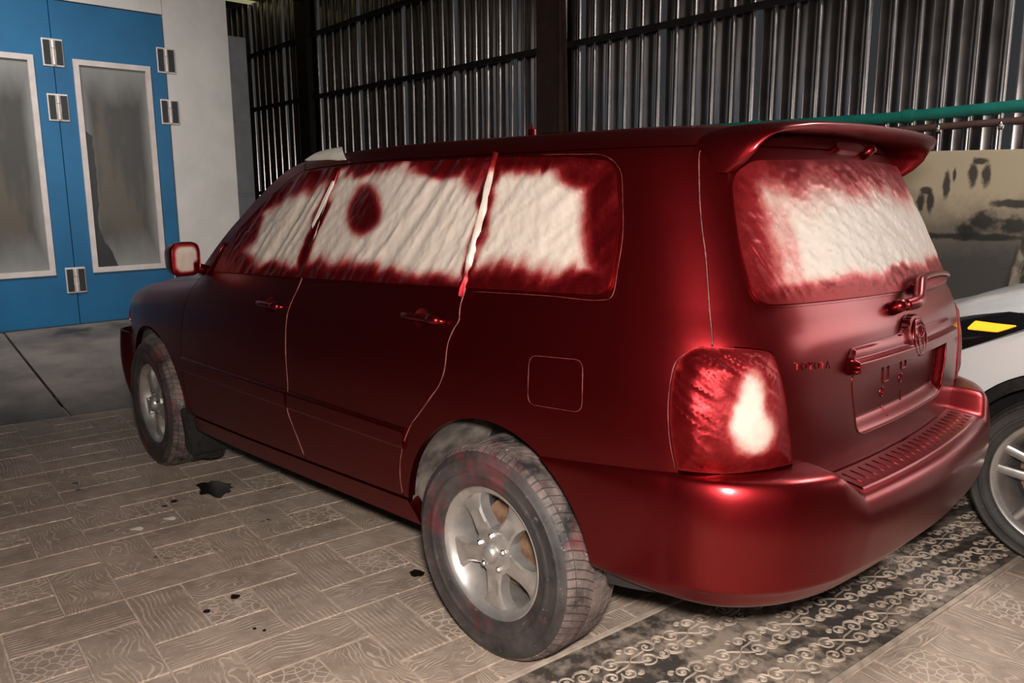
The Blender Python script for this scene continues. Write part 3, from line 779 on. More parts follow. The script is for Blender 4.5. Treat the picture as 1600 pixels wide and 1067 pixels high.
# roof spoiler: a lofted wing with two feet, and the brake lamp under it
half = [(-.603,.607,1.545),(-.606,.610,1.58),(-.612,.603,1.617),(-.632,.572,1.648),(-.66,.49,1.664),(-.685,.30,1.672),(-.695,0,1.675)]
path = cr(half+[(x, -y, z) for x, y, z in half[-2::-1]], 6); n = len(path); G = []
tg = np.gradient(path, axis=0)
for i, p in enumerate(path):
    f = abs(i/(n-1)-.5)*2                  # 1 at feet
    t = tg[i].copy(); t[0] = 0; t /= np.linalg.norm(t); up = np.array([0, -t[2], t[1]]);
    if t[1] > 0: pass
    up = np.cross([1, 0, 0], t); up = -up if up[2] < 0 else up
    if abs(up[2]) < .05: up = np.array([0, math.copysign(1, p[1]), 0])
    if up[1]*p[1] < 0 and f > .72: up = -up
    lead = np.interp(f, [0, .55, .8, 1], [.10, .095, .075, .030]); tail = np.interp(f, [0, .5, .75, .9, 1], [.125, .12, .10, .07, .040]); th = np.interp(f, [0, .6, .85, 1], [.013, .014, .016, .016])
    prof = [(lead, .2), (lead*.6, .75), (0, 1.0), (-tail*.5, .95), (-tail*.85, .6), (-tail, .1), (-tail*.97, -.25), (-tail*.6, -.9), (0, -1), (lead*.6, -1)]
    drop = np.interp(f, [0, .6, 1], [.0, 0., 0])
    row = [p+np.array([a, 0, 0])+up*(b*th)+np.array([0, 0, .012*a/.1*0]) for a, b in cr(prof, 3, True)]
    G.append(row+[row[0]])
mb = MB(); G = np.array(G); mb.grid(G); k = G.shape[1]
mb.f.append(tuple(range(k-1))); o0 = (len(G)-1)*k; mb.f.append(tuple(range(o0, o0+k-1)))
spoiler = mb.obj('roof_spoiler', PT, gate, angle=50)
mb = MB(); tt = np.linspace(0, 2*PI, 28, endpoint=False)
lp = [(-.02+.13*math.copysign(abs(math.cos(t))**.6, math.cos(t)), 1.618+.014*math.copysign(abs(math.sin(t))**.6, math.sin(t))) for t in tt]
lamp = patch('brake_lamp', lp, PT, gate, gap=0, step=.02, off=.02, flange=.04)
mb = MB(); mb.lathe([(0, .03), (.010, .028), (.016, .015), (.016, 0)], 14, 'x', (0, 0, 0)); 
pz = on(-.17, 1.606, .03); mb = MB().tube([on(-.17, 1.606, 0), on(-.17, 1.606, .045)], [.018, .012], 10); mb.obj('washer_nozzle', PT, gate, smooth=True)
# small clip left on the roof
MB().box((.40, .28, 1.712), (.035, .02, .035), bev=.006).tube([(.40, .28, 1.72), (.40, .285, 1.75)], [.008, .004], 8).obj('roof_rack_stud', PT, car)
# mud flap behind the front wheel
for sg in (1, -1):
    ol = cr([(.70,.268),(.685,.20),(.69,.125),(.72,.105),(.80,.115),(.865,.15),(.89,.19),(.893,.27),(.893,.40),(.85,.39),(.78,.29)], 4, True)
    mb = MB(); V = []
    for dx in (0, .018):
        V += [(2.30+dx+.10*max(0, z-.22)**1.2, y*sg, z) for y, z in ol]
    n = len(ol); F = [(i, (i+1) % n, n+(i+1) % n, n+i) for i in range(n)]+[tuple(range(n))[::-1], tuple(range(n, 2*n))]
    mb.add(V, F); fl = mb.obj('mud_flap', MAT['black_plastic'], car)
    MB().box((2.292, .79*sg, .135), (.008, .17, .02), bev=.003).obj('flap_rib', MAT['black_plastic'], fl)

# wheels
def wheel(parent, loc, steer, sg, R, W, rim, hub_d, style, tread=True, tyre_m='tyre', tread_m='tread'):
    """wheel axis along y, outer face towards sg*y"""
    M_ = np.array(Matrix.Rotation(steer, 3, 'Z'))
    def fin(mb, name, mt, par, **kw):
        V = np.array(mb.v); V[:, 1] *= sg; V = V@M_.T+np.array(loc); mb.v = [tuple(v) for v in V]
        return mb.obj(name, mt, par, **kw)
    sw = R-rim-.004
    rl = rim+.018
    # rim barrel
    mb = MB(); mb.lathe([(rl, -.012),(rl+.001, -.003),(rl-.005, .0),(rl-.012, -.004),(rim-.004, -.014),(rim-.012, -.03),(rim-.022, -.06),(rim-.04, -.15),(rim-.02, -.2)], 64)
    root = fin(mb, 'wheel', MAT['alloy'], parent, angle=40)
    prof = [(rl-.004, -.006),(rl+.006, .006),(rl+.22*sw, .0135),(rl+.25*sw, .0165),(rl+.32*sw, .0165),(rl+.35*sw, .0145),(rl+.55*sw, .0165),(rl+.60*sw, .019),(rl+.63*sw, .016),(R-.028, .008),(R-.016, -.004),(R-.008, -.020),(R-.004, -.04),(R-.004, -.5*W),(R-.004, -W+.04),(R-.016, -W+.004),(R-.05, -W-.005),(rl, -W+.01)]
    fin(MB().lathe(cr(prof, 3), 96), 'tyre', MAT[tyre_m], root, smooth=True)
    if tread:
        mb = MB(); nb = 78
        ribs = [(-.004, -.040), (-.045, -.078), (-.083, -.5*W-.016+.03), ] 
        e = [-.022, -.056, -.060, -.094, -.099, -.131, -.136, -.170, -.174, -W+.022]
        for r_i in range(5):
            y0, y1 = e[2*r_i], e[2*r_i+1]; skew = (.012, .02, 0, -.02, -.012)[r_i]
            for k in range(nb):
                a0 = 2*PI*(k+.5*(r_i % 2))/nb; a1 = a0+2*PI/nb*.86; V = []
                for rr in (R-.010, R+.001):
                    for a, y in ((a0, y0), (a1, y0), (a1, y1), (a0, y1)):
                        a_ = a+(skew*3 if y == y1 else 0); r2 = rr-(.006 if y > -.025 or y < -W+.025 else 0)
                        V.append((r2*math.cos(a_), y, r2*math.sin(a_)))
                mb.add(V, [(4, 5, 6, 7), (0, 1, 5, 4), (1, 2, 6, 5), (2, 3, 7, 6), (3, 0, 4, 7)])
            # shoulder lugs
        for k in range(nb):
            a0 = 2*PI*k/nb; a1 = a0+2*PI/nb*.8; V = []
            for (r2, y) in ((R-.006, -.018), (R-.017, .000), (R-.045, .0125), (R-.05, .006), (R-.03, -.02)):
                for a in (a0, a1): V.append((r2*math.cos(a), y, r2*math.sin(a)))
            mb.add(V, [(0, 1, 3, 2), (2, 3, 5, 4), (4, 5, 7, 6), (0, 2, 4, 6, 8), (1, 9, 7, 5, 3)])
        props(fin(mb, 'tread', MAT[tread_m], root), kind='stuff')
    # brake disc and backing
    fin(MB().lathe([(0, -.125), (rim*.74, -.125), (rim*.74, -.14), (0, -.14)], 40), 'brake_disc', MAT['rust'], root, angle=40)
    fin(MB().lathe([(0, -.15), (rim*.93, -.15), (rim*.93, -.165)], 32), 'wheel_backing', MAT['dark'], root)
    if style == 'wagon':
        for k in range(5):
            a0 = PI/2+2*PI*k/5+PI; mb = MB()
            G = []
            for q in np.linspace(0, 1, 12):
                r = .045+(rim-.012-.045)*q; wd = np.interp(q, [0, .25, .6, .85, 1], [.040, .034, .030, .040, .062]); h = np.interp(q, [0, .3, .7, 1], [-.022, -.018, -.020, -.026]); rim_dip = -.012*math.sin(q*PI)
                row = []
                for a, o in ((-1, -.045), (-1, -.006), (-.75, .0), (0, rim_dip*.6), (.75, 0), (1, -.006), (1, -.045)):
                    x = a*wd; row.append((r*math.cos(a0)-x*math.sin(a0), h+o, r*math.sin(a0)+x*math.cos(a0)))
                G.append(row)
            fin(mb.grid(np.array(G)), 'spoke', MAT['alloy'], root, angle=45)
            an = a0+PI/5; rr = .057
            mb = MB().tube([(rr*math.cos(an), -.035, rr*math.sin(an)), (rr*math.cos(an), -.008, rr*math.sin(an)), (rr*math.cos(an), -.004, rr*math.sin(an))], [.011, .010, .006], 6)
            fin(mb, 'lug_nut', MAT['chrome'], root)
        fin(MB().lathe([(0, -.015), (.05, -.015), (.078, -.022), (.082, -.05), (.08, -.07)], 40), 'hub', MAT['alloy'], root, angle=40)
        fin(MB().lathe([(0, .012), (.018, .011), (.029, .004), (.033, -.010), (.034, -.02)], 32), 'centre_cap', MAT['alloy'], root, smooth=True)
    else:
        for k in range(5):
            for dd in (-1, 1):
                a0 = 2*PI*k/5+.25; mb = MB(); G = []
                for q in np.linspace(0, 1, 8):
                    r = .03+(rim-.008-.03)*q; off = dd*np.interp(q, [0, 1], [.022, .046]); wd = np.interp(q, [0, 1], [.020, .018]); h = np.interp(q, [0, .5, 1], [-.035, -.022, -.018])
                    row = []
                    for a, o in ((-1, -.04), (-1, -.004), (-.7, 0), (.7, 0), (1, -.004), (1, -.04)):
                        x = off+a*wd; row.append((r*math.cos(a0)-x*math.sin(a0), h+o, r*math.sin(a0)+x*math.cos(a0)))
                    G.append(row)
                fin(mb.grid(np.array(G)), 'spoke', MAT['alloy_bright'], root, angle=45)
        fin(MB().lathe([(0, -.02), (.035, -.022), (.05, -.03), (.055, -.06)], 32), 'hub', MAT['alloy_dark'], root, angle=40)
    return root
wheel(car, (0, .905, .358), 0, 1, .358, .225, .2032, .1, 'wagon')
wheel(car, (2.715, .895, .358), -.073, 1, .358, .225, .2032, .1, 'wagon')
wheel(car, (0, -.905, .358), 0, -1, .358, .225, .2032, .1, 'wagon', tread=False)
wheel(car, (2.715, -.895, .358), -.073, -1, .358, .225, .2032, .1, 'wagon', tread=False)

# ------------------------------------------------------------------ the setting
def wpos(nt):
    g = N(nt, 'NewGeometry'); return g.outputs['Position']
def floor_mat(name, kind):
    m_, nt, b = mat(name); pos = wpos(nt); oi = N(nt, 'ObjectInfo'); tc = N(nt, 'TexCoord')
    off = N(nt, 'CombineXYZ'); r9 = math_n(nt, 'MULTIPLY', oi.outputs['Random'], 40.)
    nt.links.new(r9, off.inputs[0]); nt.links.new(r9, off.inputs[2])
    v = N(nt, 'VectorMath', operation='ADD'); nt.links.new(tc.outputs['Object'], v.inputs[0]); nt.links.new(off.outputs[0], v.inputs[1])
    dark, light = (.26, .192, .15), (.72, .575, .465)
    if kind == 'grain':
        mp = N(nt, 'Mapping'); mp.inputs['Scale'].default_value = (5.0, 9.0, 5.0); nt.links.new(v.outputs[0], mp.inputs[0])
        sn = noise_n(nt, mp.outputs[0], 1.0, 2, .4); sy = N(nt, 'SeparateXYZ'); nt.links.new(tc.outputs['Object'], sy.inputs[0])
        rr = N(nt, 'Math', operation='FRACT'); nt.links.new(math_n(nt, 'MULTIPLY', oi.outputs['Random'], 7.31), rr.inputs[0])
        amp = math_n(nt, 'MULTIPLY_ADD', math_n(nt, 'POWER', rr.outputs[0], 1.6), 16.); amp.node.inputs[2].default_value = 2.5
        hgt = math_n(nt, 'ADD', math_n(nt, 'MULTIPLY', sy.outputs[1], 52.), math_n(nt, 'MULTIPLY', sn.outputs[0], amp))
        pp = N(nt, 'Math', operation='PINGPONG'); nt.links.new(hgt, pp.inputs[0]); pp.inputs[1].default_value = .5
        pat = ramp(nt, pp.outputs[0], [(.27, (0, 0, 0)), (.42, (1, 1, 1))]).outputs[0]
        br = noise_n(nt, v.outputs[0], 11, 4); pat = math_n(nt, 'MULTIPLY', pat, ramp(nt, br.outputs[0], [(.40, (0, 0, 0)), (.60, (1, 1, 1))]).outputs[0])
    elif kind == 'pebble':
        vo = N(nt, 'TexVoronoi', feature='DISTANCE_TO_EDGE'); vo.inputs['Scale'].default_value = 28.; nt.links.new(v.outputs[0], vo.inputs['Vector'])
        pat = ramp(nt, vo.outputs['Distance'], [(.04, (1, 1, 1)), (.10, (0, 0, 0))]).outputs[0]
    elif kind == 'band':
        br = noise_n(nt, pos, 30, 5); pat = ramp(nt, br.outputs[0], [(.62, (0, 0, 0)), (.75, (.6, .6, .6))]).outputs[0]; dark = (.062, .050, .044); light = (.36, .29, .24)
    else:
        mp = N(nt, 'Mapping'); mp.inputs['Rotation'].default_value = (0, 0, .125); nt.links.new(pos, mp.inputs[0])
        bt = N(nt, 'TexBrick'); bt.inputs['Scale'].default_value = 1.; bt.inputs['Brick Width'].default_value = .4; bt.inputs['Row Height'].default_value = .2; bt.inputs['Mortar Size'].default_value = .004
        for q, v_ in (('Color1', 0), ('Color2', 0), ('Mortar', 1)): bt.inputs[q].default_value = (v_, v_, v_, 1)
        nt.links.new(mp.outputs[0], bt.inputs['Vector']); pat = bt.outputs['Color']
    d1 = noise_n(nt, pos, 2.1, 7, .65); d2 = noise_n(nt, pos, 17, 6, .7); d3 = noise_n(nt, pos, 90, 3)
    base = mixc(nt, ramp(nt, d3.outputs[0], [(.3, (0, 0, 0)), (.7, (1, 1, 1))]).outputs[0], dark, tuple(c*1.35 for c in dark))
    dust = ramp(nt, math_n(nt, 'ADD', math_n(nt, 'MULTIPLY', d1.outputs[0], .65), math_n(nt, 'MULTIPLY', d2.outputs[0], .35)), [(.40, (.05,)*3), (.62, (.85,)*3)] if kind != 'band' else [(.46, (0,)*3), (.57, (.85,)*3)]).outputs[0]
    c = mixc(nt, math_n(nt, 'MULTIPLY', dust, .80), base, (.60, .465, .37))
    if pat is not None: c = mixc(nt, math_n(nt, 'MULTIPLY', pat, .72), c, light)
    # oil spots on the concrete
    sp = noise_n(nt, pos, 7.5, 3, .5)
    c = mixc(nt, ramp(nt, sp.outputs[0], [(.72, (0, 0, 0)), (.755, (.8, .8, .8))]).outputs[0], c, (.045, .036, .03))
    nt.links.new(c, b.inputs['Base Color']); b.inputs['Roughness'].default_value = .72
    hh = math_n(nt, 'ADD', d2.outputs[0], pat) if pat is not None else d2.outputs[0]
    bump(nt, b, hh, .35, .004)
    return m_
FMAT = {k: floor_mat('stamped_concrete_'+k, k) for k in ('grain', 'pebble', 'band', 'joint')}
def joint_mat():
    m_, nt, b = mat('light_floor_joint'); pos = wpos(nt); n = noise_n(nt, pos, 12, 5)
    nt.links.new(ramp(nt, n.outputs[0], [(.35, (.42, .33, .26)), (.65, (.66, .53, .43))]).outputs[0], b.inputs['Base Color']); b.inputs['Roughness'].default_value = .8
    return m_
JM = joint_mat()
floor = mesh('floor', [(-7.2, -4.3, -.007), (11.6, -4.3, -.007), (11.6, 6, -.007), (-7.2, 6, -.007)], [(0, 1, 2, 3)], FMAT['joint']); props(floor, kind='structure')
FO = np.array([1.2554, 1.6004]); FA = math.radians(-7.165); FP = .6015
e_u = np.array([math.cos(FA), math.sin(FA)]); e_v = np.array([-math.sin(FA), math.cos(FA)])
def fw(u, v): return FO+FP*(u*e_u+v*e_v)
A0, A1 = np.array([-.1693, .6685]), np.array([-.24, .1987]); dA = (A1-A0)/np.linalg.norm(A1-A0)
B0, B1 = np.array([-.8599, .2613]), np.array([-1.0221, -1.0399]); dB = (B1-B0)/np.linalg.norm(B1-B0)
dA = dB.copy()
def side_of(p, o, d): return d[0]*(p[1]-o[1])-d[1]*(p[0]-o[0])     # >0 rearwards? sign fixed below
sA = 1 if side_of(np.array([3., 0]), A0, dA) > 0 else -1
P0 = np.array([4.272, 1.301]); P1 = np.array([4.111, .544]); dP = (P1-P0)/np.linalg.norm(P1-P0)
def clip(poly, o, d, sgn, g=0.):
    out = []; n = len(poly); f = [sgn*side_of(p, o, d)-g for p in poly]
    for i in range(n):
        a, b = poly[i], poly[(i+1) % n]; fa, fb = f[i], f[(i+1) % n]
        if fa >= 0: out.append(a)
        if fa*fb < 0: out.append(a+(b-a)*fa/(fa-fb))
    return out
MARG = 420
def visible(p, margin=300):
    x, y, d = project((p[0], p[1], 0)); return d > .3 and -margin < x < 1600+margin and y < 1067+margin+MARG
G_ = .0038/FP
RECTS = [('grain', (1/3, 1, 2/3, 1), 0), ('grain', (2/3, 1, 0, 2/3), 1), ('grain', (0, 2/3, 0, 1/3), 0), ('grain', (0, 1/3, 1/3, 1), 1), ('pebble', (1/3, 2/3, 1/3, 2/3), 0)]
TM = {}
def tile_mesh(key, poly, mt):
    if key is not None and key in TM: return TM[key]
    mb = MB(); n = len(poly); P = np.array(poly); c = P.mean(0); I = c+(P-c)*(1-.0035/np.maximum(np.linalg.norm(P-c, axis=1), .02))[:, None]
    V = [(p[0], p[1], -.006) for p in P]+[(p[0], p[1], -.0025) for p in P]+[(p[0], p[1], 0) for p in I]
    F = [(k*n+i, k*n+(i+1) % n, (k+1)*n+(i+1) % n, (k+1)*n+i) for k in (0, 1) for i in range(n)]+[tuple(range(2*n, 3*n))]
    me = bpy.data.meshes.new('tile'); me.from_pydata(V, [], F); me.update(); me.materials.append(mt)
    if key is not None: TM[key] = me
    return me
ntile = 0
BED = MB()
def lay(u0, v0, sgn_line):
    global ntile; n_before = ntile
    for kind, (a, b, c, d), rot in RECTS:
        q = [(u0+a+G_, v0+c+G_), (u0+b-G_, v0+c+G_), (u0+b-G_, v0+d-G_), (u0+a+G_, v0+d-G_)]
        ctr2 = np.array([u0+(a+b)/2, v0+(c+d)/2]); ctr = fw(*ctr2)
        if not visible(ctr): continue
        if -.8 < ctr[1] < .25 and -.05 < ctr[0] < 3.4: continue          # hidden far under the car
        W = [fw(*p) for p in q]; full = True; C_ = W
        for o, dd, sg, g in ((A0, dA, sA, .012), (P0, dP, -1 if side_of(np.array([3., 0]), P0, dP) < 0 else 1, .01)) if sgn_line == 'front' else ((B0, dB, -sA, .02),):
            C_ = clip(C_, o, dd, sg, g)
            if len(C_) < 3: break
        if len(C_) < 3: continue
        full = len(C_) == 4 and all(np.allclose(x, y) for x, y in zip(C_, W))
        ang = FA+(PI/2 if rot else 0); ca, sa = math.cos(-ang), math.sin(-ang)
        L = [((p-ctr)[0]*ca-(p-ctr)[1]*sa, (p-ctr)[0]*sa+(p-ctr)[1]*ca) for p in C_]
        if abs(sum(L[i][0]*L[(i+1) % len(L)][1]-L[(i+1) % len(L)][0]*L[i][1] for i in range(len(L)))) < .003: continue
        me = tile_mesh((kind, rot) if full else None, L, FMAT[kind])
        o = bpy.data.objects.new('tile', me); COL.objects.link(o); o.parent = floor; o.location = (ctr[0], ctr[1], 0); o.rotation_euler = (0, 0, ang); ntile += 1
    if ntile > n_before:
        C_ = [fw(u0+a, v0+b) for a, b in ((0, 0), (1, 0), (1, 1), (0, 1))]
        for o, dd, sg, g in ((A0, dA, sA, 0.), (P0, dP, -1 if side_of(np.array([3., 0]), P0, dP) < 0 else 1, 0.)) if sgn_line == 'front' else ((B0, dB, -sA, 0.),):
            if len(C_) > 2: C_ = clip(C_, o, dd, sg, g)
        if len(C_) > 2: BED.add([(p[0], p[1], -.004) for p in C_], [tuple(range(len(C_)))])
for i in range(-4, 6):
    for j in range(-5, 4): lay(i, j, 'front')
for i in range(-7, -2):
    for j in range(-7, 3): lay(i+.0, j+.33, 'rear')
BED.obj('joint_bed', JM, floor)
# dark patterned band between two raised fillets
def strip_poly(o, d, w0, w1, L0, L1, z0, z1, name, mt):
    nrm = np.array([-d[1], d[0]])*(-sA); V = []
    for z in (z0, z1):
        for a, b in ((L0, w0), (L1, w0), (L1, w1), (L0, w1)): p = o+d*a+nrm*b; V.append((p[0], p[1], z))
    mb = MB().add(V, [(0, 1, 5, 4), (1, 2, 6, 5), (2, 3, 7, 6), (3, 0, 4, 7), (4, 5, 6, 7)]); return mb.obj(name, mt, floor)
nB = np.array([-dB[1], dB[0]])*(-sA); bw = float((B0-A0)@nB)
strip_poly(A0, dA, .012, bw-.012, -4.5, 4.6, -.006, -.001, 'pattern_band', FMAT['band'])
strip_poly(A0, dA, -.008, .008, -4.5, 4.6, -.006, .003, 'band_fillet', JM)
strip_poly(B0, dB, -.004, .014, -4.5, 4.6, -.006, .004, 'band_fillet', JM)
def spiral(c, r0, a0, turns, dirn, r1=.2, n=26):
    t = np.linspace(0, 1, n); r = r0*(1-(1-r1)*t); a = a0+dirn*2*PI*turns*t
    return np.stack([c[0]+r*np.cos(a), c[1]+r*np.sin(a)], 1)
def flat_ribbon(mb, P, w, h=.003):
    P = np.asarray(P); t = np.gradient(P, axis=0); t /= np.linalg.norm(t, axis=1)[:, None]+1e-9; q = np.stack([-t[:, 1], t[:, 0]], 1)
    V = []
    for a, z in ((-.5, -.002), (-.3, h), (.3, h), (.5, -.002)):
        V.append(np.c_[P+q*w*a, np.full(len(P), z)])
    mb.grid(np.stack(V, 1)); return mb
def scroll_mesh():
    mb = MB()
    for sx in (1, -1):
        for (cx, cy, r, a0, tn, dr) in ((.105, .030, .036, 2.6, 1.25, -1), (.045, .046, .027, -.6, 1.2, 1), (.06, -.024, .035, 3.6, 1.25, 1), (.120, -.036, .023, .6, 1.1, -1), (.012, .064, .013, 0, 1.0, 1)):
            c = (cx*sx, cy*sx); P = spiral(c, r, a0+(0 if sx > 0 else PI), tn, dr, .30); flat_ribbon(mb, P, .0062)
            t = np.linspace(0, 2*PI, 9); flat_ribbon(mb, np.stack([c[0]+.0045*np.cos(t), c[1]+.0045*np.sin(t)], 1), .006)
        flat_ribbon(mb, cr([(0, 0), (.02*sx, .012*sx), (.05*sx, .015*sx), (.079*sx, .018*sx)], 6), .006)
        flat_ribbon(mb, cr([(0, 0), (.015*sx, -.014*sx), (.035*sx, -.030*sx), (.034*sx, -.036*sx)], 6), .006)
        flat_ribbon(mb, cr([(.078*sx, .045*sx), (.10*sx, .066*sx), (.135*sx, .055*sx), (.14*sx, .035*sx)], 6), .0055)
        flat_ribbon(mb, cr([(.088*sx, -.035*sx), (.10*sx, -.055*sx), (.125*sx, -.056*sx), (.138*sx, -.04*sx)], 6), .0055)
    me = bpy.data.meshes.new('scroll_ornament'); me.from_pydata(mb.v, [], mb.f); me.update(); me.materials.append(JM); return me
SM_ = scroll_mesh()
for r0, sh in ((np.array([-.7855, -.0013]), 0), (np.array([-.574, .308]), 0), (np.array([-.384, .328]), 0.0)):
    for k in range(-3, 14):
        p = r0+dB*(.285*k+sh)
        if not visible(p, 20): continue
        o = bpy.data.objects.new('scroll_ornament', SM_); COL.objects.link(o); o.parent = floor; o.scale = (1.02, .95, 1); o.location = (p[0], p[1], 0.0); o.rotation_euler = (0, 0, math.atan2(dB[1], dB[0]))
def blotch(name, c, rx, ry, mt, z=.0008, seed=0, par=None, rough=.3):
    n = 26; V = [(c[0], c[1], z)]
    for k in range(n):
        t = 2*PI*k/n; r = 1+rough*pn(math.cos(t)*2.2+seed, math.sin(t)*2.2, seed*2.7); p = np.array([rx*r*math.cos(t), ry*r*math.sin(t)])
        q = e_u*p[0]+e_v*p[1]; V.append((c[0]+q[0], c[1]+q[1], z))
    return mesh(name, V, [(0, 1+k, 1+(k+1) % n) for k in range(n)], mt, par)
OILP = (2.133, 0.835)
SPOTS = [((2.109, 1.057), 0.022), ((2.076, 1.118), 0.016), ((0.977, 1.301), 0.022), ((0.948, 1.426), 0.016), ((0.634, 0.702), 0.035), ((0.712, 1.362), 0.008), ((0.676, 1.344), 0.008), ((2.737, 1.315), 0.02), ((2.625, 1.337), 0.018), ((4.873, 0.735), 0.1), ((4.611, 0.876), 0.13)]
SCRAPS = [(1.899, 1.167), (1.888, 1.32)]
OIL = simple('black_oil', (.016, .013, .010), .28, nscale=30, namt=.4)
blotch('oil_stain', OILP, .13, .085, OIL, seed=4, par=floor, rough=.55)
for c, r in SPOTS: blotch('oil_stain', c, r, r*.8, OIL, seed=r*77, par=floor)
SCR = simple('white_paper_scrap', (.75, .70, .66), .7)
for (c, lab) in zip(SCRAPS, ('white paper scrap on the floor tiles, nearer the car', 'white paper scrap on the floor tiles, further from the car')):
    mb = MB(); n = 7; V = [(.034*math.cos(2*PI*k/n)*(1+.3*pn(k, c[0], 2)), .018*math.sin(2*PI*k/n)*(1+.4*pn(k, 5, c[1])), .002+.005*(k % 3)/2) for k in range(n)]
    V += [(x, y, z-.0015) for x, y, z in V]
    mb.add(V, [tuple(range(n)), tuple(range(2*n-1, n-1, -1))]+[(k, n+k, n+(k+1) % n, (k+1) % n) for k in range(n)])
    o = mb.obj('paper_scrap', SCR, None, loc=(c[0], c[1], .001)); o.rotation_euler = (0, 0, .6); props(o, lab, 'scrap', 'paper scraps on the floor')
# steel ramp up to the booth
def plate_mat():
    m_, nt, b = mat('chequer_plate'); pos = wpos(nt); mp = N(nt, 'Mapping'); mp.inputs['Rotation'].default_value = (0, 0, .785); mp.inputs['Scale'].default_value = (26, 26, 26); nt.links.new(pos, mp.inputs[0])
    ck = N(nt, 'TexVoronoi', feature='F1', distance='MANHATTAN'); ck.inputs['Scale'].default_value = 1; ck.inputs['Randomness'].default_value = 0; nt.links.new(mp.outputs[0], ck.inputs['Vector'])
    n = noise_n(nt, pos, 2.2, 6, .6); n2 = noise_n(nt, pos, 1.3, 4)
    c = ramp(nt, n.outputs[0], [(.35, (.13, .11, .095)), (.65, (.27, .225, .19))]).outputs[0]
    c = mixc(nt, ramp(nt, n2.outputs[0], [(.60, (0, 0, 0)), (.68, (.8, .8, .8))]).outputs[0], c, (.035, .029, .025))
    nt.links.new(c, b.inputs['Base Color']); b.inputs['Metallic'].default_value = .25; b.inputs['Roughness'].default_value = .6
    bump(nt, b, ck.outputs['Distance'], .5, .006); return m_
PMAT = plate_mat()
ramp_o = empty('ramp', (5.5, 0, 0), 'grey chequer plate ramp leading up to the blue doors', 'ramp')
XR = 6.8; ZR = .24
def rp(a, b, t0, t1):
    pts = []
    for (t, x) in ((t0, None), (t1, None)):
        base = P0+dP*(-t/1.0); pts.append(base)
    return pts
for k, (t0, t1) in enumerate(((-2.4, -1.02), (-1.0, .40), (.42, 1.82), (1.84, 3.4))):
    a = P0+dP*t0; b = P0+dP*t1; a2 = np.array([XR, a[1]-.25]); b2 = np.array([XR, b[1]-.25])
    V = [(a[0]-5.5, a[1], .0), (b[0]-5.5, b[1], .0), (b2[0]-5.5, b2[1], ZR), (a2[0]-5.5, a2[1], ZR)]
    V += [(x, y, z-.012 if z < .1 else z-.03) for x, y, z in V]
    mesh('ramp_plate', V, [(0, 1, 2, 3), (4, 7, 6, 5), (0, 4, 5, 1), (1, 5, 6, 2), (2, 6, 7, 3), (3, 7, 4, 0)], PMAT, ramp_o)

# ---- spray booth at the far end
def blue():
    m_, nt, b = mat('blue_door_paint'); tc = N(nt, 'TexCoord'); n = noise_n(nt, tc.outputs['Object'], 2.0, 6); 
    nt.links.new(ramp(nt, n.outputs[0], [(.3, (.0, .085, .205)), (.7, (.0, .115, .26))]).outputs[0], b.inputs['Base Color']); b.inputs['Roughness'].default_value = .42; return m_
BLUE = blue()
BW = simple('booth_white_panel', (.62, .58, .55), .55, nscale=3, namt=.12, bumpamt=.02)
FRM = simple('window_frame_white', (.60, .52, .49), .5, nscale=10, namt=.15)
def glassm():
    m_, nt, b = mat('dirty_booth_glass'); tc = N(nt, 'TexCoord'); g = tc.outputs['Generated']
    sx = N(nt, 'SeparateXYZ'); nt.links.new(g, sx.inputs[0])
    n = noise_n(nt, g, 3.2, 7, .55); n2 = noise_n(nt, g, 2.2, 3)
    dy = math_n(nt, 'MULTIPLY', math_n(nt, 'ABSOLUTE', math_n(nt, 'SUBTRACT', sx.outputs[1], .5)), 2.)
    dz = math_n(nt, 'MULTIPLY', math_n(nt, 'ABSOLUTE', math_n(nt, 'SUBTRACT', sx.outputs[2], .5)), 2.)
    e = math_n(nt, 'ADD', math_n(nt, 'MAXIMUM', math_n(nt, 'SUBTRACT', dy, .06), dz), math_n(nt, 'MULTIPLY', math_n(nt, 'SUBTRACT', n.outputs[0], .5), .35))
    haze = ramp(nt, e, [(.60, (.04, .037, .034)), (.97, (.20, .195, .185))]).outputs[0]
    wz = ramp(nt, sx.outputs[2], [(.0, (.36,)*3), (.09, (.24,)*3), (.2, (.13,)*3), (.42, (.12,)*3), (.66, (.15,)*3), (.69, (0,)*3)]).outputs[0]
    lft = math_n(nt, 'SUBTRACT', 1., sx.outputs[1])
    peel = ramp(nt, math_n(nt, 'ADD', math_n(nt, 'SUBTRACT', wz, lft), math_n(nt, 'MULTIPLY', math_n(nt, 'SUBTRACT', n.outputs[0], .52), .32)), [(.0, (0,)*3), (.012, (1,)*3)]).outputs[0]
    brown = ramp(nt, n2.outputs[0], [(.45, (0,)*3), (.6, (.7,)*3)]).outputs[0]
    c = mixc(nt, math_n(nt, 'MULTIPLY', brown, ramp(nt, e, [(.6, (1,)*3), (.8, (0,)*3)]).outputs[0]), haze, (.10, .078, .055))
    c = mixc(nt, peel, c, (.015, .015, .015)); nt.links.new(c, b.inputs['Base Color']); b.inputs['Roughness'].default_value = .4
    return m_
GL_ = glassm()
BX = 6.83
booth = empty('spray_booth', (BX, -.3, 0), 'white spray booth with blue folding doors behind the ramp', 'booth')
def lb(mb, y0, y1, z0, z1, x0, x1, bev=0): return mb.box(((x0+x1)/2-BX, (y0+y1)/2+.3, (z0+z1)/2), (x1-x0, y1-y0, z1-z0), bev=bev)
lb(MB(), -1.76, -1.075, .0, 4.25, BX, BX+.08).obj('corner_panel', BW, booth)
lb(MB(), -1.07, 3.2, 3.275, 4.25, BX, BX+.08).obj('header_panel', BW, booth)
lb(MB(), -1.76, 3.2, 4.2, 4.26, BX+.08, 11).obj('booth_roof', BW, booth)
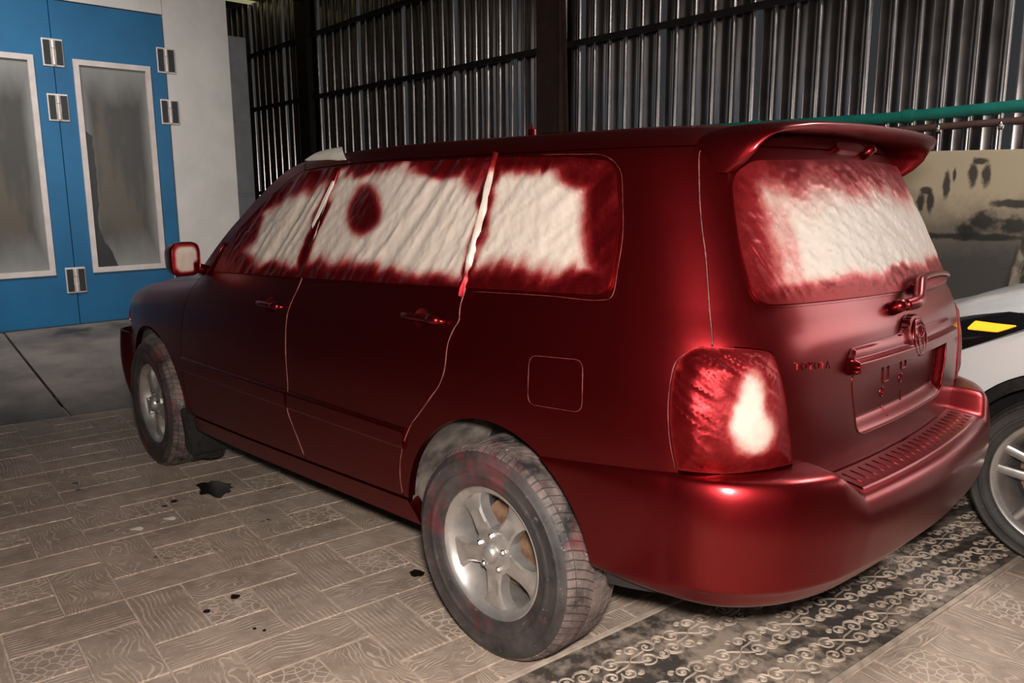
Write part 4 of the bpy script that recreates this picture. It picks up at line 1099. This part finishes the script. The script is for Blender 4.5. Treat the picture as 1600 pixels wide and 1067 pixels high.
lb(MB(), -1.76, -1.70, .0, 4.25, BX+.085, 11).obj('side_panel', BW, booth)
lb(MB(), -1.07, 3.2, .0, .225, BX, BX+.08).obj('sill_panel', PMAT, booth)
lb(MB(), -1.7, 3.2, .2, .24, BX+.1, 11).obj('booth_floor', PMAT, booth)
lb(MB(), -1.65, 3.2, .24, 4.2, 10.6, 10.7).obj('rear_panel', BW, booth)
def leaf(y0, y1, wy0, wy1):
    z0, z1 = .245, 3.262; wz0, wz1 = .735, 2.755; mb = MB(); x0, x1 = BX, BX+.06
    lb(mb, y0, wy0, z0, z1, x0, x1); lb(mb, wy1, y1, z0, z1, x0, x1); lb(mb, wy0, wy1, z0, wz0, x0, x1); lb(mb, wy0, wy1, wz1, z1, x0, x1)
    d = mb.obj('door_leaf', BLUE, booth)
    mb = MB(); f = .05
    for a, b, c, e in ((wy0, wy0+f, wz0, wz1), (wy1-f, wy1, wz0, wz1), (wy0+f, wy1-f, wz0, wz0+f), (wy0+f, wy1-f, wz1-f, wz1)): lb(mb, a, b, c, e, x0-.018, x1-.01)
    mb.obj('window_frame', FRM, d)
    lb(MB(), wy0+f-.002, wy1-f+.002, wz0+f-.002, wz1-f+.002, x0+.012, x0+.02).obj('window_pane', GL_, d)
    return d
YL = [-1.065, -.02, 1.045, 2.11, 3.17]; lf = []
for k in range(4):
    y0, y1 = YL[k]+.004, YL[k+1]-.004; c = (y0+y1)/2; lf.append(leaf(y0, y1, c-.36, c+.36))
HW = simple('hinge_metal', (.62, .55, .52), .4, .3)
def hinge(y, z, par):
    h = lb(MB(), y-.09, y+.09, z-.125, z+.125, BX-.012, BX-.001, bev=.004).obj('hinge', HW, par)
    for s_ in (1, -1): lb(MB(), y+s_*.052-.026, y+s_*.052+.026, z-.105, z+.105, BX-.024, BX-.011, bev=.004).obj('hinge_pad', MAT['black_plastic'], h) if False else None
    mb = MB()
    for s_ in (1, -1): lb(mb, y+s_*.052-.027, y+s_*.052+.027, z-.108, z+.108, BX-.024, BX-.011)
    mb.obj('hinge', MAT['black_plastic'], par)
    mb = MB(); mb.tube([(BX-.022-BX, y+.3, z+q) for q in (-.11, -.04, -.035, .035, .04, .11)], [.016, .016, .011, .011, .016, .016], 8); mb.obj('hinge', HW, par)
for z in (2.794, 2.30, .675): hinge(-.02, z, lf[0])
for z in (2.83, 2.325, .69): hinge(-1.07, z, lf[0])
for z in (2.794, 2.30, .675): hinge(1.045, z, lf[1])
cab = empty('cabinet', (8.0, -2.4, 0), 'tall grey steel cabinet standing beside the spray booth', 'cabinet')
GREY = simple('grey_cabinet_paint', (.30, .30, .33), .5, nscale=5, namt=.2)
MB().box((.25, 0, 1.7), (.5, .37, 3.38), bev=.01).obj('cabinet_body', GREY, cab)
MB().box((-.008, 0, 2.85), (.014, .33, .95), bev=.004).obj('cabinet_door', GREY, cab)
cdoor = MB().box((-.008, 0, 1.92), (.014, .33, .85), bev=.004).obj('cabinet_door', GREY, cab)
cd3 = MB().box((-.008, 0, .9), (.014, .33, 1.12), bev=.004).obj('cabinet_door', GREY, cab)
MB().box((-.03, .11, 1.55), (.03, .025, .30), bev=.006).obj('handle', MAT['black_plastic'], cdoor)

# ---- corrugated right wall
def metal_wall():
    m_, nt, b = mat('galvanised_sheet'); tc = N(nt, 'TexCoord'); oi = N(nt, 'ObjectInfo')
    n = noise_n(nt, tc.outputs['Object'], 2.5, 6, .6); n2 = noise_n(nt, tc.outputs['Object'], 1.2, 2, .5, 1.5)
    c = ramp(nt, n.outputs[0], [(.3, (.29, .26, .255)), (.7, (.42, .385, .38))]).outputs[0]
    nt.links.new(c, b.inputs['Base Color']); b.inputs['Metallic'].default_value = 1.; 
    nt.links.new(ramp(nt, n.outputs[0], [(.3, (.20,)*3), (.7, (.27,)*3)]).outputs[0], b.inputs['Roughness'])
    return m_
SHEET = metal_wall()
YW = -4.15
wall_r = empty('wall_right', (0, YW, 0)); props(wall_r, kind='structure')
RP = .197; X0 = 3.946-RP*25-.0
def sheet_mesh(nr, H):
    prof = []
    for k in range(nr):
        x = k*RP
        prof += [(x-.034, 0)]+[(x-.031*math.cos(t), .003+.021*math.sin(t)) for t in np.linspace(.12, PI-.12, 9)]+[(x+.034, 0)]
        if k < nr-1 or True: prof += [(x+.092, .0), (x+.098, .003), (x+.104, 0)]
    V = []; zs = np.linspace(0, H, 9)
    for z in zs: V.append([(x, y, z) for x, y in prof])
    return np.array(V)
HS = 4.46
base_s = sheet_mesh(5, HS)
for k in range(17):
    G = base_s.copy()
    for r in range(G.shape[0]):
        for c in range(G.shape[1]): G[r, c, 1] += .004*pn(k*3.1+G[r, c, 0]*1.1, G[r, c, 2]*.9, k)+.0015*pn(k*2.1, G[r, c, 0]*6, G[r, c, 2]*2.5)
    o = MB().grid(G).obj('metal_sheet', SHEET, wall_r, loc=(X0+k*5*RP, .0, 0), fix=False, angle=32)
STEEL = simple('dark_steel', (.018, .012, .011), .55, .4, nscale=8, namt=.4)
BROWN = simple('brown_primer_steel', (.055, .022, .016), .6, .1, nscale=6, namt=.4)
def bar(a, b, w, h, name, mt, par): 
    a = Vector(a); b = Vector(b); d = b-a; L = d.length; M_ = d.to_track_quat('X', 'Z').to_matrix()
    return MB().box((a+b)/2, (L, w, h), R=[[M_[i][j] for j in range(3)] for i in range(3)]).obj(name, mt, par)
bar((-1.5, .075, 3.12), (11.4, .075, 2.80), .06, .055, 'purlin', STEEL, wall_r)
bar((2.5, .075, 4.02), (11.4, .075, 3.60), .06, .055, 'purlin', STEEL, wall_r)
bar((-2, .075, 1.55), (11.4, .075, 1.50), .06, .055, 'purlin', STEEL, wall_r)
for x, w_, mt in ((4.24, .30, BROWN), (9.05, .26, STEEL)):
    MB().box((x, .16, HS/2), (w_, .012, HS)).box((x-w_/2+.006, .11, HS/2), (.012, .10, HS)).box((x+w_/2-.006, .11, HS/2), (.012, .10, HS)).obj('column', mt, wall_r)
bar((4.02, .20, 4.4), (3.86, .20, .0), .03, .045, 'brace', BROWN, wall_r)
# pipes on the wall
GREEN = simple('green_plastic_pipe', (.012, .17, .135), .35, nscale=6, namt=.25); BPIPE = simple('brown_conduit', (.10, .05, .04), .5, nscale=6, namt=.3)
gp = empty('pipe', (1.5, YW+.28, 1.99), 'green plastic pipe running along the corrugated metal wall', 'pipe')
MB().tube([(4.2-1.5, 0, .075), (3.3-1.5, 0, .045), (.66-1.5, 0, .035), (-.19-1.5, 0, .06), (-1.3-1.5, 0, .07)], .040, 14).obj('pipe_run', GREEN, gp, smooth=True)
for x in (2.6, 1.75, .52, -.45): MB().tube([(x-1.5-.035, 0, .042), (x-1.5+.035, 0, .042)], .047, 14).obj('coupling', GREEN, gp, angle=40)
bp_ = empty('pipe', (1.5, YW+.27, 1.865), 'thin brown conduit fixed under the green pipe on the wall', 'pipe')
MB().tube([(3.9-1.5, 0, .06), (2.0-1.5, 0, .055), (.4-1.5, 0, .075), (-.2-1.5, 0, .09), (-1.3-1.5, 0, .10)], .024, 10).obj('pipe_run', BPIPE, bp_, smooth=True)
for x in (1.9, 1.1, .30, -.1): MB().tube([(x-1.5, 0, .065), (x-1.5+.02, 0, .067)], .034, 10).obj('clip', MAT['chrome'], bp_, smooth=True)

# ---- other walls, roof
DW = simple('dark_wall_sheet', (.09, .085, .08), .7, nscale=2, namt=.3)
for nm, v in (('wall_left', [(-7.2, 6, 0), (11.6, 6, 0), (11.6, 6, 4.6), (-7.2, 6, 4.6)]), ('wall_back', [(-7.2, -4.3, 0), (-7.2, 6, 0), (-7.2, 6, 4.6), (-7.2, -4.3, 4.6)]), ('wall_front', [(11.5, -4.3, 0), (11.5, 6, 0), (11.5, 6, 4.6), (11.5, -4.3, 4.6)])):
    props(mesh(nm, v, [(0, 1, 2, 3)], DW), kind='structure')
G = []; xs = np.arange(-7.2, 11.6, .1)
for y in (-4.3, 6.0): G.append([(x, y, 4.47+.03*(i % 2)) for i, x in enumerate(xs)])
ce = MB().grid(np.array(G)).obj('ceiling', simple('roof_sheet', (.06, .055, .05), .6, .3, nscale=3, namt=.3), None, fix=False); props(ce, kind='structure')
m_, nt, b = mat('translucent_roof_sheet'); b.inputs['Base Color'].default_value = (.4, .4, .25, 1); b.inputs['Emission Color'].default_value = (.75, .7, .38, 1); b.inputs['Emission Strength'].default_value = .35
for x in (9.0, 9.9, 10.7):
    MB().box((x-8, 1.2, 0), (.18, 3.0, .02)).obj('skylight_strip', m_, ce, loc=(8, -4, 4.45))
for x in (5.2, 9.05): MB().box((x, .85, 4.3), (.12, 10.2, .2)).obj('rafter', STEEL, ce)

# ---- stained sheet leaning behind the cars
def stained():
    m_, nt, b = mat('stained_beige_sheet'); pos = wpos(nt); sx = N(nt, 'SeparateXYZ'); nt.links.new(pos, sx.inputs[0])
    n = noise_n(nt, pos, 3, 7, .65); n2 = noise_n(nt, pos, 11, 6, .65); n3 = noise_n(nt, pos, 60, 3)
    h = math_n(nt, 'ADD', sx.outputs[2], math_n(nt, 'MULTIPLY', math_n(nt, 'SUBTRACT', n.outputs[0], .5), .55))
    c = ramp(nt, math_n(nt, 'DIVIDE', h, 2.), [(.50, (.06, .055, .052)), (.64, (.16, .13, .10)), (.76, (.46, .37, .25))]).outputs[0]
    def blob(x, z, rx, rz, soft=.35):
        a = math_n(nt, 'DIVIDE', math_n(nt, 'ABSOLUTE', math_n(nt, 'SUBTRACT', sx.outputs[0], x)), rx); d = math_n(nt, 'DIVIDE', math_n(nt, 'ABSOLUTE', math_n(nt, 'SUBTRACT', sx.outputs[2], z)), rz)
        q = math_n(nt, 'ADD', math_n(nt, 'SQRT', math_n(nt, 'ADD', math_n(nt, 'MULTIPLY', a, a), math_n(nt, 'MULTIPLY', d, d))), math_n(nt, 'MULTIPLY', math_n(nt, 'SUBTRACT', n2.outputs[0], .5), 1.7))
        return ramp(nt, q, [(.55, (1,)*3), (1.35, (0,)*3)]).outputs[0]
    for x, z, rx, rz in STAINS:
        c = mixc(nt, math_n(nt, 'MULTIPLY', blob(x, z, rx, rz), .88), c, (.006, .006, .006))
    c = mixc(nt, ramp(nt, n3.outputs[0], [(.72, (0,)*3), (.78, (.6,)*3)]).outputs[0], c, (.45, .40, .33))
    nt.links.new(c, b.inputs['Base Color']); b.inputs['Roughness'].default_value = .5; return m_
STAINS = [(.38,1.40,.032,.09),(.315,1.41,.028,.09),(.35,1.49,.055,.03),(.214,1.53,.03,.13),(.17,1.60,.016,.06),(.05,1.60,.034,.11),(-.035,1.60,.034,.11),(.007,1.69,.06,.03),(-.22,1.40,.14,.034),(-.04,1.27,.14,.085),(.05,1.22,.09,.07),(-.25,1.25,.10,.08),(0,1.165,.6,.03),(-.45,1.55,.05,.08)]
ol = rounded([(.56, .02), (-2.4, .02), (-2.4, 1.73), (.56, 1.775)], [.02, .02, .02, .26], 10)
mb = MB(); n = len(ol); V = [(x, YW+.28+.02*math.sin(x*3)+.08*(1.76-z)*.3, z) for x, z in ol]+[(x, YW+.262+.02*math.sin(x*3)+.08*(1.76-z)*.3, z) for x, z in ol]
mb.add(V, [(i, (i+1) % n, n+(i+1) % n, n+i) for i in range(n)]+[tuple(range(n)), tuple(range(n, 2*n))[::-1]])
sh = mb.obj('stained_sheet', stained(), None); props(sh, 'beige sheet stained with black spray paint leaning against the metal wall', 'sheet')

G = []
for k, (x, y, z, wd) in enumerate([(-.36, .02, 1.22, .04), (-.36, .05, 1.15, .05), (-.355, .03, 1.07, .06), (-.335, .06, 1.01, .05), (-.32, .07, .95, .03), (-.30, .06, .87, .03), (-.31, .05, .60, .05), (-.32, .05, .30, .05), (-.32, .06, .02, .05)]):
    G.append([(x+wd*a, YW+.36+y+.03*math.cos(a*2+k), z+.03*a*(-1)**k) for a in np.linspace(-1, 1, 7)])
V = np.array(G); mb = MB().grid(V); cs = mb.obj('crumpled_sheet', simple('crumpled_beige_plastic', (.24, .20, .15), .6, nscale=9, namt=.6), None, angle=35)
md = cs.modifiers.new('thickness', 'SOLIDIFY'); md.thickness = .004
props(cs, 'crumpled beige plastic strip hanging in front of the stained sheet', 'plastic')



# ------------------------------------------------------------------ white car parked alongside
OX, OY = -1.176, -1.985
REF2 = np.array([(-3.78,0),(-3.74,.4),(-3.60,.72),(-3.35,.87),(-2.8,.925),(-1.5,.93),(-.4,.93),(.0,.928),(.30,.905),(.52,.85),(.70,.74),(.82,.55),(.88,.3),(.90,0)])
RC = cr(np.vstack([REF2[:0:-1]*[1, -1], REF2]), 12)
RS = np.r_[0, np.cumsum(np.linalg.norm(np.diff(RC, axis=0), axis=1))]; RS = RS-RS[-1]/2
RT = np.gradient(RC, axis=0); RT /= np.linalg.norm(RT, axis=1)[:, None]
W2V = [.20,.30,.45,.60,.75,.88,.98,1.04,1.10,1.35,1.52,1.58,1.62,1.75,2.1]; W2Z = [.20,.30,.45,.60,.75,.88,.98,1.04,1.10,1.35,1.50,1.545,1.56,1.59,1.60]
W2W = [.86,.895,.915,.925,.930,.926,.912,.895,.87,.76,.68,.64,.60,.40,0.]
def vtop2(cx): return np.interp(cx, [-1.0,-.5,0.,.3,.55,.75,.9], [1.10,1.085,1.05,1.0,.94,.88,.84])
def S(s, v):
    s = np.asarray(s, float); v = np.asarray(v, float); s, v = np.broadcast_arrays(s, v)
    cx = np.interp(s, RS, RC[:, 0]); cy = np.interp(s, RS, RC[:, 1]); tx = np.interp(s, RS, RT[:, 0]); ty = np.interp(s, RS, RT[:, 1])
    z = pch(v, W2V, W2Z); x = cx+(1-sm(-3.6, -1.8, cx))*np.interp(v, [.6, 1.1, 1.6, 2.1], [0, .1, .5, .9]); y = cy*pch(v, W2V, W2W)/.93
    e = np.clip((v-(vtop2(cx)-.16))/.16, 0, 1); k = .16*(1-np.sqrt(np.clip(1-e*e*.97, 0, 1)))*sm(-1.1, -.5, cx)
    return np.stack([x+ty*k+OX, y-tx*k+OY, z], -1)
def SX2(x): h = len(RC)//2; return float(np.interp(x, RC[h:, 0], RS[h:]))
car2 = empty('car', (OX, OY, 0), 'white car with an amber lamp lit parked behind the red one', 'car')
WP = MAT['white_paint']; BPc = MAT['black_plastic']
GLS = simple('dark_car_glass', (.01, .012, .013), .06); HL = simple('headlamp_black', (.008, .008, .009), .12, coat=.5)
m_, nt, b = mat('amber_lamp'); b.inputs['Base Color'].default_value = (1, .35, .02, 1); b.inputs['Emission Color'].default_value = (1, .38, .02, 1); b.inputs['Emission Strength'].default_value = 1.4; b.inputs['Roughness'].default_value = .3
AMB = m_
s0 = SX2(0.); 
AW = (s0, .355, .405); AWc = (s0, .355, .455); AR2 = (SX2(-2.72), .355, .405)
smx = RS[-1]-.003
def top2(xs): return [(SX2(x), float(vtop2(x))-.003) for x in xs]
fend = top2((-.95, -.6, -.3, 0, .2, .36)) + [(SX2(.34), .985), (SX2(.30), .955), (SX2(.45), .84), (SX2(.57), .80), (SX2(.52), .66)] + arc(AWc, 42, 180, 26) + [(SX2(-.62), .33), (SX2(-.80), .33), (SX2(-.84), .7), (SX2(-.80), 1.0)]
both('front_fender', fend, WP, car2, step=.03)
lampP = [(SX2(.18), .985), (SX2(.40), .965), (SX2(.62), .915), (SX2(.66), .83), (SX2(.52), .80), (SX2(.42), .845), (SX2(.28), .94)]
lampP = [(SX2(.10), 1.000), (SX2(.30), .995), (SX2(.60), .93), (SX2(.80), .86), (SX2(.80), .80), (SX2(.62), .785), (SX2(.44), .825), (SX2(.28), .905), (SX2(.16), .965)]
for rt in (False, True):
    hl = patch('headlamp', lampP, HL, car2, right=rt, step=.03, off=.012, flange=.03)
    patch('indicator_lens', rounded([(SX2(.235), .952), (SX2(.41), .945), (SX2(.425), .915), (SX2(.30), .922)], .006), AMB, hl, right=rt, gap=0, step=.02, off=.016, flange=.006)
    patch('arch_cladding', arc(AWc, -4, 184, 40)+arc(AW, 184, -4, 40), BPc, car2, right=rt, step=.03, off=.012, flange=.03)
    patch('arch_cladding', arc((AR2[0], .355, .455), -4, 184, 40)+arc(AR2, 184, -4, 40), BPc, car2, right=rt, step=.04, off=.012, flange=.03)
    dr = [(SX2(-.84), .33), (SX2(-.88), .7), (SX2(-.84), 1.05), (SX2(-1.9), 1.09), (SX2(-1.95), .33)]
    patch('front_door', dr, WP, car2, right=rt, step=.06)
    patch('rear_door', [(SX2(-1.95), .33), (SX2(-1.9), 1.09), (SX2(-2.9), 1.12), (SX2(-2.85), .85)]+arc((AR2[0], .355, .46), 90, 5, 14), WP, car2, right=rt, step=.06)
    patch('quarter_panel', [(SX2(-2.9), 1.12), (SX2(-3.5), 1.14), (0.02, 1.14), (0.02, .3), (AR2[0]-.46, .34)]+arc((AR2[0], .355, .46), 178, 90, 14)[::1]+[(SX2(-2.85), .85)], WP, car2, right=rt, step=.06)
    patch('side_window', rounded([(SX2(-.95), 1.11), (SX2(-1.5), 1.42), (SX2(-1.9), 1.50), (SX2(-2.9), 1.48), (SX2(-3.15), 1.17)], .04), GLS, car2, right=rt, step=.06)
    patch('side_frame', [(SX2(-.80), 1.05), (SX2(-1.45), 1.5), (SX2(-1.9), 1.57), (SX2(-3.3), 1.57), (.02, 1.5), (.02, 1.15), (SX2(-3.0), 1.13), (SX2(-1.9), 1.095)], WP, car2, right=rt, step=.06, off=-.012)
both('front_bumper', [(SX2(.56), .79), (SX2(.66), .775), (SX2(.84), .79), (smx, .80), (smx, .30), (SX2(.45), .28)] + arc(AWc, -8, 40, 12), WP, car2, step=.04, off=.006)
both('grille', rounded([(SX2(.84), .74), (smx, .75), (smx, .5), (SX2(.83), .5)], .03), BPc, car2, step=.05, off=.014)
both('sill', [(AW[0]-.45, .34), (SX2(-2.2), .34), (SX2(-2.2), .22), (AW[0]-.45, .22)], BPc, car2, step=.06)
G = []
for x in np.r_[np.linspace(-.95, .3, 16), np.linspace(.36, .88, 12)]:
    s = SX2(x); p = S(s, vtop2(x)-.003); row = []
    for u in np.linspace(-1, 1, 25): row.append((p[0]-OX, (p[1]-OY)*u, p[2]+.075*(1-abs(u)**2.6)+.01*sm(.75, .62, abs(u))-.002))
    G.append(row)
MB().grid(np.array(G)).obj('hood', WP, car2, smooth=True)
G = []
for t in np.linspace(0, 1, 8):
    p = S(SX2(-.85-.75*t), 1.06+.50*t); G.append([(p[0]-OX+.10*(1-u*u), (p[1]-OY)*u, p[2]+.03*(1-u*u)) for u in np.linspace(-1, 1, 15)])
MB().grid(np.array(G)).obj('windscreen', GLS, car2, smooth=True)
patch('roof', [(-SX2(-1.6), 1.57), (0, 1.57), (SX2(-1.6), 1.57), (SX2(-1.7), 2.09), (-SX2(-1.7), 2.09)], WP, car2, step=.08)
for sg in (1, -1):
    for x0 in (0, -2.72):
        G = [[(x0+r*math.cos(t), y*sg, .355+r*math.sin(t)) for r, y in ((.41, .91), (.42, .80), (.42, .62), (0, .60))] for t in np.linspace(-.1, PI+.1, 24)]
        MB().grid(np.array(G)).obj('wheel_liner', MAT['dark'], car2, smooth=True)
MB().box((-1.4, 0, .5), (4.0, 1.2, .55)).obj('underbody', MAT['dark'], car2)
for x0 in (0, -2.72):
    for sg in (1, -1): wheel(car2, (x0, .925*sg, .360), 0, sg, .360, .225, .248, .1, 'crossover', tread=(sg > 0 and x0 == 0), tyre_m='tyre_black', tread_m='tyre_black')
for o in car2.children: 
    if o.type == 'MESH' and o.name.split('.')[0] in ('front_fender', 'headlamp', 'arch_cladding', 'front_door', 'rear_door', 'quarter_panel', 'side_window', 'side_frame', 'front_bumper', 'grille', 'sill', 'roof'): o.location = (-OX, -OY, 0)
